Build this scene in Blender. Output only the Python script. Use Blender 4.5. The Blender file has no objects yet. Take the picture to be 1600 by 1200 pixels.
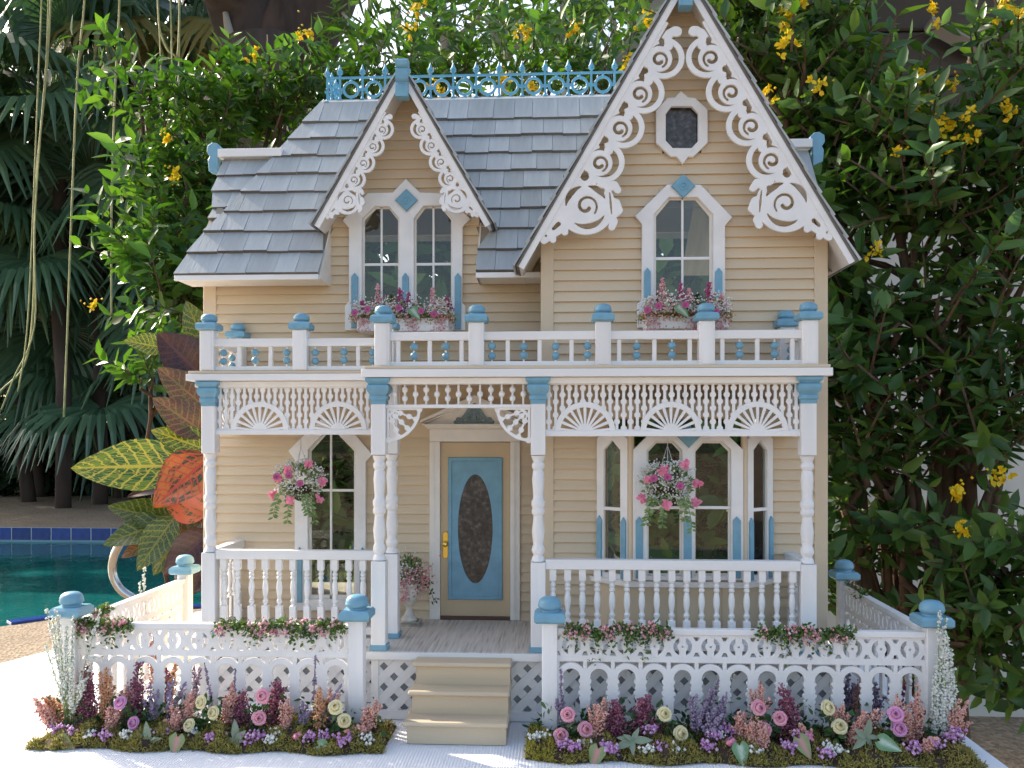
import bpy, math, random
import numpy as np
from mathutils import Vector, Matrix
R = math.radians
random.seed(7)
rng = np.random.default_rng(7)
sc = bpy.context.scene
COL = sc.collection

# ---------------------------------------------------------------- scale and camera
# The doll's house is laid out in small units U (1 U = 0.515 mm, 3/8 inch clapboards);
# X right, Y away from the camera (0 = front fence), Z up (0 = lens height).
S = 0.000515
ZC = 0.984            # lens height above the garden floor (m)
F = 1350.0            # focal length in photo pixels
TH = math.atan(70 / 1350)
CY = -1350 * S
cam = bpy.data.cameras.new('camera')
camo = bpy.data.objects.new('camera', cam)
COL.objects.link(camo)
cam.sensor_width = 36
cam.lens = 36 * F / 1600
cam.shift_y = (676 - 600) / 1600
cam.clip_start = 0.05
cam.clip_end = 500
camo.location = (0, CY, ZC)
camo.rotation_euler = (R(90), 0, TH)
sc.camera = camo

# ---------------------------------------------------------------- sky, sun, exposure
SUN = Vector((-0.70, 0.45, 0.55)).normalized()
world = bpy.data.worlds.new('World')
sc.world = world
world.use_nodes = True
wn = world.node_tree
for n in list(wn.nodes):
    wn.nodes.remove(n)
sky = wn.nodes.new('ShaderNodeTexSky')
sky.sky_type = 'NISHITA'
sky.sun_disc = False
sky.sun_elevation = math.asin(SUN.z)
sky.sun_rotation = math.atan2(SUN.x, SUN.y)
sky.air_density = 1.0
sky.dust_density = 3.0
sky.ozone_density = 0.7
bg = wn.nodes.new('ShaderNodeBackground')
bg.inputs[1].default_value = 0.15
wo = wn.nodes.new('ShaderNodeOutputWorld')
wn.links.new(sky.outputs[0], bg.inputs[0])
wn.links.new(bg.outputs[0], wo.inputs[0])
sun = bpy.data.lights.new('sun', 'SUN')
sun.energy = 3.4
sun.angle = R(0.6)
sun.color = (1.0, 0.94, 0.84)
suno = bpy.data.objects.new('sun', sun)
COL.objects.link(suno)
suno.location = (-6, 4, 6)
suno.rotation_euler = SUN.to_track_quat('Z', 'Y').to_euler()
vs = sc.view_settings
vs.view_transform = 'Standard'
vs.look = 'None'
vs.gamma = 1.0
vs.exposure = 1.38
vs.use_curve_mapping = False
try:
    vs.use_white_balance = True
    vs.white_balance_temperature = 6900
    vs.white_balance_tint = 10
except Exception:
    pass
sc.cycles.max_bounces = 8
sc.cycles.transparent_max_bounces = 16

# ---------------------------------------------------------------- materials
MAT = {}
def nodes(name):
    m = bpy.data.materials.new(name)
    m.use_nodes = True
    nt = m.node_tree
    b = nt.nodes['Principled BSDF']
    MAT[name] = m
    return m, nt, b
def N(nt, t, **kw):
    n = nt.nodes.new(t)
    for k, v in kw.items():
        setattr(n, k, v)
    return n
def ramp(nt, stops):
    r = N(nt, 'ShaderNodeValToRGB')
    e = r.color_ramp.elements
    e[0].position, e[0].color = stops[0][0], (*stops[0][1], 1)
    e[1].position, e[1].color = stops[-1][0], (*stops[-1][1], 1)
    for p, c in stops[1:-1]:
        x = e.new(p)
        x.color = (*c, 1)
    return r
def mulc(c, k):
    return tuple(min(1, a * k) for a in c)
def paint(name, col, var=0.12, scale=120, rough=0.55, bump=0.15, stretch=(1, 1, 1), objrand=0.0, fine=900):
    """Painted wood or plaster: base colour with soft wear, grain relief, a little per-object variation."""
    m, nt, b = nodes(name)
    L = nt.links
    tc = N(nt, 'ShaderNodeTexCoord')
    mp = N(nt, 'ShaderNodeMapping')
    mp.inputs['Scale'].default_value = stretch
    L.new(tc.outputs['Object'], mp.inputs[0])
    n1 = N(nt, 'ShaderNodeTexNoise')
    n1.inputs['Scale'].default_value = scale
    n1.inputs['Detail'].default_value = 6
    L.new(mp.outputs[0], n1.inputs['Vector'])
    r = ramp(nt, [(0.3, mulc(col, 1 - var)), (0.7, mulc(col, 1 + var * 0.5))])
    L.new(n1.outputs[0], r.inputs[0])
    out = r.outputs[0]
    if objrand:
        oi = N(nt, 'ShaderNodeObjectInfo')
        mr = N(nt, 'ShaderNodeMapRange')
        mr.inputs[3].default_value = 1 - objrand
        mr.inputs[4].default_value = 1 + objrand
        L.new(oi.outputs['Random'], mr.inputs[0])
        hs = N(nt, 'ShaderNodeHueSaturation')
        L.new(mr.outputs[0], hs.inputs['Value'])
        L.new(out, hs.inputs['Color'])
        out = hs.outputs[0]
    L.new(out, b.inputs['Base Color'])
    b.inputs['Roughness'].default_value = rough
    n2 = N(nt, 'ShaderNodeTexNoise')
    n2.inputs['Scale'].default_value = fine
    n2.inputs['Detail'].default_value = 3
    L.new(mp.outputs[0], n2.inputs['Vector'])
    bp = N(nt, 'ShaderNodeBump')
    bp.inputs['Strength'].default_value = bump
    bp.inputs['Distance'].default_value = 0.0005
    L.new(n2.outputs[0], bp.inputs['Height'])
    L.new(bp.outputs[0], b.inputs['Normal'])
    return m
def leafmat(name, cols, trans=0.35, rough=0.4, tcol=None, spec=0.4):
    """Foliage and petals: one tone per leaf, light coming through the blade."""
    m, nt, b = nodes(name)
    L = nt.links
    g = N(nt, 'ShaderNodeNewGeometry')
    k = len(cols)
    r = ramp(nt, [(i / max(1, k - 1), c) for i, c in enumerate(cols)])
    L.new(g.outputs['Random Per Island'], r.inputs[0])
    L.new(r.outputs[0], b.inputs['Base Color'])
    b.inputs['Roughness'].default_value = rough
    b.inputs['Specular IOR Level'].default_value = spec
    if trans > 0:
        t = N(nt, 'ShaderNodeBsdfTranslucent')
        if tcol:
            mx = N(nt, 'ShaderNodeMix', data_type='RGBA', blend_type='MULTIPLY')
            mx.inputs[0].default_value = 1
            L.new(r.outputs[0], mx.inputs[6])
            mx.inputs[7].default_value = (*tcol, 1)
            L.new(mx.outputs[2], t.inputs[0])
        else:
            L.new(r.outputs[0], t.inputs[0])
        ms = N(nt, 'ShaderNodeMixShader')
        ms.inputs[0].default_value = trans
        L.new(b.outputs[0], ms.inputs[1])
        L.new(t.outputs[0], ms.inputs[2])
        L.new(ms.outputs[0], nt.nodes['Material Output'].inputs[0])
    return m

paint('white', (0.80, 0.785, 0.775), var=0.07, scale=60, bump=0.12, stretch=(1, 1, 1), rough=0.5)
paint('white_rail', (0.80, 0.785, 0.775), var=0.10, scale=60, bump=0.3, stretch=(0.1, 1, 1), rough=0.55, fine=1500)
paint('white_post', (0.80, 0.785, 0.775), var=0.10, scale=60, bump=0.3, stretch=(1, 1, 0.1), rough=0.55, fine=1500)
paint('cream', (0.80, 0.76, 0.70), var=0.06, scale=60, bump=0.1, rough=0.6)
paint('tan', (0.65, 0.522, 0.365), var=0.07, scale=30, bump=0.25, stretch=(0.12, 1, 1), objrand=0.035, rough=0.6, fine=1200)
paint('tan_board', (0.64, 0.515, 0.365), var=0.06, scale=30, bump=0.25, stretch=(1, 1, 0.12), rough=0.6, fine=1200)
paint('step_tan', (0.56, 0.45, 0.315), var=0.06, scale=40, bump=0.2, stretch=(0.2, 1, 1), rough=0.6)
paint('blue', (0.16, 0.355, 0.475), var=0.14, scale=90, bump=0.12, rough=0.4)
paint('iron_blue', (0.10, 0.33, 0.49), var=0.16, scale=150, bump=0.2, rough=0.45)
paint('grey_blue', (0.16, 0.24, 0.27), var=0.12, scale=90, bump=0.1, rough=0.55)
paint('shingle', (0.40, 0.425, 0.43), var=0.22, scale=80, bump=0.6, stretch=(1, 0.12, 0.12), objrand=0.13, rough=0.8, fine=700)
paint('shingle_edge', (0.15, 0.14, 0.13), var=0.2, scale=80, bump=0.5, rough=0.9)  # dark brown grey; on the shingle butts it paints their shadow line
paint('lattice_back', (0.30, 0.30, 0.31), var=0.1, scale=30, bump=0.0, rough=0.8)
paint('door_tan', (0.57, 0.43, 0.27), var=0.06, scale=40, bump=0.15, stretch=(1, 1, 0.15), rough=0.5)
paint('threshold', (0.10, 0.045, 0.035), var=0.2, scale=60, rough=0.5)
paint('interior', (0.35, 0.31, 0.26), var=0.1, scale=20, rough=0.9, bump=0.0)
paint('urn_stone', (0.68, 0.64, 0.57), var=0.25, scale=160, bump=0.5, rough=0.8)
paint('soil', (0.06, 0.035, 0.025), var=0.4, scale=300, bump=0.8, rough=0.95)
paint('stucco', (0.58, 0.55, 0.49), var=0.25, scale=3, bump=0.5, rough=0.9, fine=60)
paint('timber', (0.075, 0.06, 0.045), var=0.35, scale=5, bump=0.4, stretch=(0.2, 1, 1), rough=0.9, fine=60)
paint('fascia', (0.30, 0.26, 0.21), var=0.3, scale=4, bump=0.3, rough=0.8, fine=60)
paint('bark', (0.085, 0.060, 0.050), var=0.5, scale=6, bump=1.0, stretch=(1, 1, 0.3), rough=0.95, fine=30)
paint('bark_pale', (0.42, 0.38, 0.31), var=0.35, scale=8, bump=0.6, stretch=(1, 1, 0.5), rough=0.9, fine=40)
paint('stem_brown', (0.11, 0.065, 0.04), var=0.3, scale=40, bump=0.3, rough=0.8)
paint('root', (0.42, 0.40, 0.17), var=0.4, scale=12, bump=0.2, rough=0.7)
paint('pool_tile', (0.022, 0.060, 0.25), var=0.35, scale=12, bump=0.05, objrand=0.2, rough=0.15, fine=60)
paint('grout', (0.55, 0.58, 0.62), var=0.1, scale=20, rough=0.7)
paint('pool_wall', (0.22, 0.42, 0.50), var=0.1, scale=4, rough=0.6)
paint('wire', (0.55, 0.55, 0.55), rough=0.4)
for nm, rough, met, col in (('brass', 0.28, 1.0, (0.80, 0.55, 0.12)), ('steel', 0.22, 1.0, (0.62, 0.60, 0.58))):
    m, nt, b = nodes(nm)
    b.inputs['Base Color'].default_value = (*col, 1)
    b.inputs['Metallic'].default_value = met
    b.inputs['Roughness'].default_value = rough

def glass(name, tint, fac):
    m, nt, b = nodes(name)
    L = nt.links
    t = N(nt, 'ShaderNodeBsdfTransparent'); t.inputs[0].default_value = (*tint, 1)
    g = N(nt, 'ShaderNodeBsdfGlossy'); g.inputs['Roughness'].default_value = 0.02
    g.inputs[0].default_value = (1, 1, 1, 1)
    fr = N(nt, 'ShaderNodeFresnel'); fr.inputs[0].default_value = 1.45
    mu = N(nt, 'ShaderNodeMath', operation='MULTIPLY'); mu.inputs[1].default_value = fac
    L.new(fr.outputs[0], mu.inputs[0])
    ms = N(nt, 'ShaderNodeMixShader')
    L.new(mu.outputs[0], ms.inputs[0]); L.new(t.outputs[0], ms.inputs[1]); L.new(g.outputs[0], ms.inputs[2])
    L.new(ms.outputs[0], nt.nodes['Material Output'].inputs[0])
glass('glass', (0.84, 0.87, 0.84), 1.0)
# smoky etched glass of the door and the gable octagon
m, nt, b = nodes('etched_glass')
tc = N(nt, 'ShaderNodeTexCoord'); n1 = N(nt, 'ShaderNodeTexNoise'); n1.inputs['Scale'].default_value = 260; n1.inputs['Detail'].default_value = 5
nt.links.new(tc.outputs['Object'], n1.inputs['Vector'])
r = ramp(nt, [(0.35, (0.020, 0.018, 0.017)), (0.55, (0.060, 0.052, 0.048)), (0.75, (0.15, 0.13, 0.12))])
nt.links.new(n1.outputs[0], r.inputs[0]); nt.links.new(r.outputs[0], b.inputs['Base Color'])
b.inputs['Roughness'].default_value = 0.28

# porch floor: narrow pale boards running away from the viewer
m, nt, b = nodes('porch_floor')
tc = N(nt, 'ShaderNodeTexCoord'); mp = N(nt, 'ShaderNodeMapping'); mp.inputs['Scale'].default_value = (1, 0.04, 1)
nt.links.new(tc.outputs['Object'], mp.inputs[0])
n1 = N(nt, 'ShaderNodeTexNoise'); n1.inputs['Scale'].default_value = 620; n1.inputs['Detail'].default_value = 4
nt.links.new(mp.outputs[0], n1.inputs['Vector'])
r = ramp(nt, [(0.28, (0.36, 0.31, 0.265)), (0.46, (0.56, 0.505, 0.445)), (0.70, (0.66, 0.615, 0.555))])
nt.links.new(n1.outputs[0], r.inputs[0]); nt.links.new(r.outputs[0], b.inputs['Base Color'])
b.inputs['Roughness'].default_value = 0.6

# woven tablecloth
m, nt, b = nodes('cloth')
tc = N(nt, 'ShaderNodeTexCoord')
w1 = N(nt, 'ShaderNodeTexWave', bands_direction='X'); w1.inputs['Scale'].default_value = 130; w1.inputs['Distortion'].default_value = 1.2
w2 = N(nt, 'ShaderNodeTexWave', bands_direction='Y'); w2.inputs['Scale'].default_value = 200; w2.inputs['Distortion'].default_value = 1.2
ad = N(nt, 'ShaderNodeMath', operation='ADD')
for w, i in ((w1, 0), (w2, 1)):
    nt.links.new(tc.outputs['Object'], w.inputs['Vector']); nt.links.new(w.outputs['Fac'], ad.inputs[i])
bp = N(nt, 'ShaderNodeBump'); bp.inputs['Strength'].default_value = 0.45; bp.inputs['Distance'].default_value = 0.0006
nt.links.new(ad.outputs[0], bp.inputs['Height']); nt.links.new(bp.outputs[0], b.inputs['Normal'])
b.inputs['Base Color'].default_value = (0.78, 0.79, 0.82, 1)
b.inputs['Roughness'].default_value = 0.9

# exposed aggregate deck
m, nt, b = nodes('aggregate')
tc = N(nt, 'ShaderNodeTexCoord')
v = N(nt, 'ShaderNodeTexVoronoi'); v.inputs['Scale'].default_value = 70
n1 = N(nt, 'ShaderNodeTexNoise'); n1.inputs['Scale'].default_value = 1.3; n1.inputs['Detail'].default_value = 6
nt.links.new(tc.outputs['Object'], v.inputs['Vector']); nt.links.new(tc.outputs['Object'], n1.inputs['Vector'])
r = ramp(nt, [(0.0, (0.15, 0.105, 0.07)), (0.5, (0.27, 0.20, 0.13)), (1.0, (0.40, 0.32, 0.23))])
nt.links.new(v.outputs['Color'], r.inputs[0])
mx = N(nt, 'ShaderNodeMix', data_type='RGBA', blend_type='MULTIPLY'); mx.inputs[0].default_value = 0.6
r2 = ramp(nt, [(0.3, (0.55, 0.5, 0.45)), (0.7, (1, 1, 1))])
nt.links.new(n1.outputs[0], r2.inputs[0])
nt.links.new(r.outputs[0], mx.inputs[6]); nt.links.new(r2.outputs[0], mx.inputs[7]); nt.links.new(mx.outputs[2], b.inputs['Base Color'])
bp = N(nt, 'ShaderNodeBump'); bp.inputs['Strength'].default_value = 0.6; bp.inputs['Distance'].default_value = 0.01
nt.links.new(v.outputs['Distance'], bp.inputs['Height']); nt.links.new(bp.outputs[0], b.inputs['Normal'])
b.inputs['Roughness'].default_value = 0.85

# pool water
m, nt, b = nodes('water')
tc = N(nt, 'ShaderNodeTexCoord')
n1 = N(nt, 'ShaderNodeTexNoise'); n1.inputs['Scale'].default_value = 5; n1.inputs['Detail'].default_value = 3
nt.links.new(tc.outputs['Object'], n1.inputs['Vector'])
bp = N(nt, 'ShaderNodeBump'); bp.inputs['Strength'].default_value = 0.12; bp.inputs['Distance'].default_value = 0.05
nt.links.new(n1.outputs[0], bp.inputs['Height']); nt.links.new(bp.outputs[0], b.inputs['Normal'])
n2 = N(nt, 'ShaderNodeTexNoise'); n2.inputs['Scale'].default_value = 1.5
nt.links.new(tc.outputs['Object'], n2.inputs['Vector'])
r = ramp(nt, [(0.3, (0.004, 0.085, 0.085)), (0.7, (0.010, 0.135, 0.13))])
nt.links.new(n2.outputs[0], r.inputs[0]); nt.links.new(r.outputs[0], b.inputs['Base Color'])
b.inputs['Roughness'].default_value = 0.06
b.inputs['IOR'].default_value = 1.33

G1 = (1.3, 1.5, 0.5)
leafmat('shrub_leaf', [(0.032, 0.090, 0.022), (0.055, 0.14, 0.028), (0.085, 0.19, 0.036), (0.13, 0.25, 0.045)], 0.36, 0.4, (1.15, 1.3, 0.42))
leafmat('shrub_leaf_dark', [(0.034, 0.082, 0.026), (0.055, 0.125, 0.034), (0.085, 0.165, 0.040), (0.13, 0.21, 0.050)], 0.32, 0.36, (1.5, 1.7, 0.5))  # darker copy of shrub_leaf, shade put into the green
leafmat('far_leaf', [(0.05, 0.10, 0.03), (0.08, 0.16, 0.04), (0.13, 0.22, 0.06)], 0.45, 0.5, (1.4, 1.5, 0.6))
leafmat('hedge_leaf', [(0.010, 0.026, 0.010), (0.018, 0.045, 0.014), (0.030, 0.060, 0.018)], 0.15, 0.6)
leafmat('palm_leaf', [(0.050, 0.11, 0.062), (0.080, 0.16, 0.088), (0.135, 0.225, 0.115)], 0.20, 0.32, (1.2, 1.4, 0.7), 0.6)
leafmat('palm_dry', [(0.30, 0.24, 0.08), (0.42, 0.36, 0.14), (0.22, 0.24, 0.07)], 0.35, 0.6)
leafmat('yellow_flower', [(0.75, 0.46, 0.01), (0.82, 0.60, 0.02), (0.60, 0.52, 0.03)], 0.25, 0.5)
leafmat('salmon', [(0.66, 0.27, 0.21), (0.78, 0.39, 0.31), (0.84, 0.54, 0.46), (0.66, 0.34, 0.28)], 0.12, 0.7)
leafmat('peach', [(0.72, 0.30, 0.14), (0.80, 0.42, 0.22), (0.80, 0.50, 0.34)], 0.12, 0.7)
leafmat('burgundy', [(0.22, 0.06, 0.10), (0.34, 0.10, 0.16), (0.50, 0.20, 0.26)], 0.1, 0.7)
leafmat('lavender', [(0.25, 0.18, 0.30), (0.38, 0.29, 0.44), (0.28, 0.24, 0.27)], 0.1, 0.7)
leafmat('mauve', [(0.42, 0.18, 0.40), (0.56, 0.29, 0.54), (0.68, 0.45, 0.62)], 0.1, 0.7)
leafmat('white_blossom', [(0.76, 0.77, 0.70), (0.82, 0.82, 0.78), (0.72, 0.76, 0.68)], 0.15, 0.7)
leafmat('pink_blossom', [(0.72, 0.26, 0.32), (0.80, 0.42, 0.46), (0.80, 0.58, 0.58)], 0.15, 0.7)
leafmat('hot_pink', [(0.80, 0.22, 0.36), (0.82, 0.32, 0.44)], 0.2, 0.6)
leafmat('magenta', [(0.42, 0.06, 0.18), (0.52, 0.12, 0.26)], 0.1, 0.6)
leafmat('rose_pink', [(0.76, 0.26, 0.36), (0.80, 0.36, 0.45), (0.82, 0.44, 0.50)], 0.2, 0.55)
leafmat('rose_orchid', [(0.70, 0.28, 0.52), (0.76, 0.36, 0.58)], 0.2, 0.55)
leafmat('rose_yellow', [(0.78, 0.66, 0.34), (0.82, 0.74, 0.46), (0.80, 0.70, 0.40)], 0.2, 0.55)
leafmat('rose_leaf', [(0.02, 0.06, 0.02), (0.04, 0.11, 0.03), (0.07, 0.15, 0.035)], 0.2, 0.4)
leafmat('sage_leaf', [(0.15, 0.21, 0.13), (0.23, 0.29, 0.20), (0.33, 0.38, 0.29)], 0.2, 0.7)
leafmat('fern', [(0.10, 0.19, 0.05), (0.20, 0.29, 0.10), (0.28, 0.36, 0.16)], 0.25, 0.6)
leafmat('moss_tuft', [(0.22, 0.19, 0.04), (0.33, 0.28, 0.065), (0.44, 0.38, 0.12), (0.25, 0.24, 0.055)], 0.25, 0.85)
leafmat('moss_yellow', [(0.34, 0.28, 0.04), (0.46, 0.40, 0.07), (0.26, 0.25, 0.05)], 0.25, 0.85)
leafmat('garland_leaf', [(0.05, 0.10, 0.025), (0.09, 0.17, 0.035), (0.16, 0.25, 0.05)], 0.25, 0.6)
leafmat('grass_stem', [(0.14, 0.26, 0.06), (0.24, 0.34, 0.10), (0.34, 0.40, 0.18)], 0.2, 0.6)
leafmat('dark_stem', [(0.05, 0.05, 0.03), (0.08, 0.09, 0.04), (0.10, 0.06, 0.05)], 0.0, 0.8)

def croton(name, base, vein, blotch, amount):
    """Croton blade: midrib and side veins in one colour on a mottled ground; UV x runs along the leaf, y across."""
    m, nt, b = nodes(name)
    L = nt.links
    uv = N(nt, 'ShaderNodeUVMap'); sp = N(nt, 'ShaderNodeSeparateXYZ'); L.new(uv.outputs[0], sp.inputs[0])
    def math_(op, a, c=None):
        n = N(nt, 'ShaderNodeMath', operation=op)
        for i, v_ in ((0, a), (1, c)):
            if v_ is None: continue
            if isinstance(v_, (int, float)): n.inputs[i].default_value = v_
            else: L.new(v_, n.inputs[i])
        return n.outputs[0]
    ab = math_('ABSOLUTE', sp.outputs[1])
    ns = N(nt, 'ShaderNodeTexNoise'); ns.inputs['Scale'].default_value = 5; ns.inputs['Detail'].default_value = 4; L.new(uv.outputs[0], ns.inputs['Vector'])
    ph = math_('ADD', math_('MULTIPLY', math_('SUBTRACT', sp.outputs[0], math_('MULTIPLY', ab, 0.16)), 62), math_('MULTIPLY', ns.outputs[0], 5))
    sv = math_('GREATER_THAN', math_('SINE', ph), 0.80)
    mid = math_('LESS_THAN', ab, 0.06)
    n2 = N(nt, 'ShaderNodeTexVoronoi'); n2.feature = 'DISTANCE_TO_EDGE'; n2.inputs['Scale'].default_value = 9; L.new(uv.outputs[0], n2.inputs['Vector'])
    net = math_('LESS_THAN', n2.outputs[0], 0.035)
    v_ = math_('MAXIMUM', math_('MAXIMUM', sv, mid), net)
    n3 = N(nt, 'ShaderNodeTexNoise'); n3.inputs['Scale'].default_value = 3.5; n3.inputs['Detail'].default_value = 3; L.new(uv.outputs[0], n3.inputs['Vector'])
    rb = ramp(nt, [(0.62 - amount * 0.35, base), (0.70 - amount * 0.35, blotch)])
    L.new(n3.outputs[0], rb.inputs[0])
    mx = N(nt, 'ShaderNodeMix', data_type='RGBA'); L.new(v_, mx.inputs[0]); L.new(rb.outputs[0], mx.inputs[6]); mx.inputs[7].default_value = (*vein, 1)
    L.new(mx.outputs[2], b.inputs['Base Color'])
    b.inputs['Roughness'].default_value = 0.3
    t = N(nt, 'ShaderNodeBsdfTranslucent'); L.new(mx.outputs[2], t.inputs[0])
    ms = N(nt, 'ShaderNodeMixShader'); ms.inputs[0].default_value = 0.14
    L.new(b.outputs[0], ms.inputs[1]); L.new(t.outputs[0], ms.inputs[2]); L.new(ms.outputs[0], nt.nodes['Material Output'].inputs[0])
croton('croton_green', (0.030, 0.10, 0.015), (0.46, 0.40, 0.05), (0.13, 0.21, 0.02), 0.35)
croton('croton_dark', (0.020, 0.055, 0.012), (0.16, 0.17, 0.03), (0.035, 0.075, 0.015), 0.4)
croton('croton_red', (0.03, 0.05, 0.012), (0.50, 0.07, 0.025), (0.50, 0.15, 0.02), 0.48)
croton('croton_orange', (0.05, 0.06, 0.02), (0.40, 0.10, 0.05), (0.44, 0.09, 0.05), 0.6)
croton('croton_maroon', (0.028, 0.015, 0.012), (0.085, 0.030, 0.022), (0.050, 0.020, 0.015), 0.5)
croton('croton_pink', (0.065, 0.075, 0.022), (0.22, 0.13, 0.05), (0.12, 0.045, 0.03), 0.55)

# caladium: pink heart with green margin (same UV convention)
for nm, inner, outer in (('caladium_pink', (0.52, 0.22, 0.21), (0.20, 0.25, 0.10)), ('caladium_green', (0.44, 0.50, 0.40), (0.12, 0.24, 0.11))):
    m, nt, b = nodes(nm)
    uv = N(nt, 'ShaderNodeUVMap'); ns = N(nt, 'ShaderNodeTexNoise'); ns.inputs['Scale'].default_value = 6; nt.links.new(uv.outputs[0], ns.inputs['Vector'])
    sp = N(nt, 'ShaderNodeSeparateXYZ'); nt.links.new(uv.outputs[0], sp.inputs[0])
    ab = N(nt, 'ShaderNodeMath', operation='ABSOLUTE'); nt.links.new(sp.outputs[1], ab.inputs[0])
    ad = N(nt, 'ShaderNodeMath', operation='MULTIPLY_ADD'); nt.links.new(ns.outputs[0], ad.inputs[0]); ad.inputs[1].default_value = 0.7; nt.links.new(ab.outputs[0], ad.inputs[2])
    r = ramp(nt, [(0.35, inner), (0.95, outer)]); nt.links.new(ad.outputs[0], r.inputs[0]); nt.links.new(r.outputs[0], b.inputs['Base Color'])
    b.inputs['Roughness'].default_value = 0.5

# ---------------------------------------------------------------- geometry helpers
sT, cT = math.sin(TH), math.cos(TH)
def ray(px, py):
    c = (px - 800) / F
    return c * cT - sT, c * sT + cT, (676 - py) / F
def P(px, py, Y):
    """photo pixel on the plane Y -> U coordinates"""
    x, y, d = ray(px, py)
    k = (Y + 1350) / y
    return (x * k, Y, d * k)
def PX(px, Y): return P(px, 676, Y)[0]
def PZ(px, py, Y): return P(px, py, Y)[2]
def PB(px, py, D):
    """photo pixel at D metres in front of the lens -> world point"""
    x, y, d = ray(px, py)
    return Vector((x * D, CY + y * D, ZC + d * D))
def W(p): return Vector((p[0] * S, p[1] * S, ZC + p[2] * S))
def wU(v): return Vector((v[0] / S, v[1] / S, (v[2] - ZC) / S))
ORG = {}
SOFT = {'porch_post', 'post_cap', 'bead_spindle', 'bead', 'bead_rod', 'corbel', 'cresting_post'}
def tag(o, label, cat, group=None, kind=None):
    if label: o['label'] = label
    if cat: o['category'] = cat
    if group: o['group'] = group
    if kind: o['kind'] = kind
    return o
def thing(name, label, cat, loc, group=None):
    o = bpy.data.objects.new(name, None)
    o.empty_display_size = 0.02
    COL.objects.link(o)
    o.location = loc
    ORG[o] = Vector(loc)
    return tag(o, label, cat, group)
def put(name, me, mat, parent=None, org=None, smooth=False):
    """link a mesh whose vertices are relative to org (world)"""
    if org is None:
        org = ORG[parent] if parent else Vector((0, 0, 0))
    org = Vector(org)
    o = bpy.data.objects.new(name, me)
    COL.objects.link(o)
    if mat and not me.materials:
        me.materials.append(MAT[mat])
    if smooth:
        me.shade_smooth()
    elif name in SOFT:
        me.shade_smooth(); me.set_sharp_from_angle(angle=R(36))
    if parent:
        o.parent = parent
        o.location = org - ORG[parent]
    else:
        o.location = org
    ORG[o] = org
    return o
def mesh_np(v, f):
    me = bpy.data.meshes.new('m')
    me.from_pydata([tuple(x) for x in v], [], f)
    return me
def mesh_arr(verts, faces):
    """fast mesh from numpy verts (n,3) and faces (m,k)"""
    verts = np.asarray(verts, dtype=np.float32)
    faces = np.asarray(faces, dtype=np.int32)
    me = bpy.data.meshes.new('m')
    n, (m_, k) = len(verts), faces.shape
    me.vertices.add(n); me.vertices.foreach_set('co', verts.ravel())
    me.loops.add(m_ * k); me.loops.foreach_set('vertex_index', faces.ravel())
    me.polygons.add(m_)
    me.polygons.foreach_set('loop_start', np.arange(0, m_ * k, k, dtype=np.int32))
    me.update(calc_edges=True)
    return me

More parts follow.
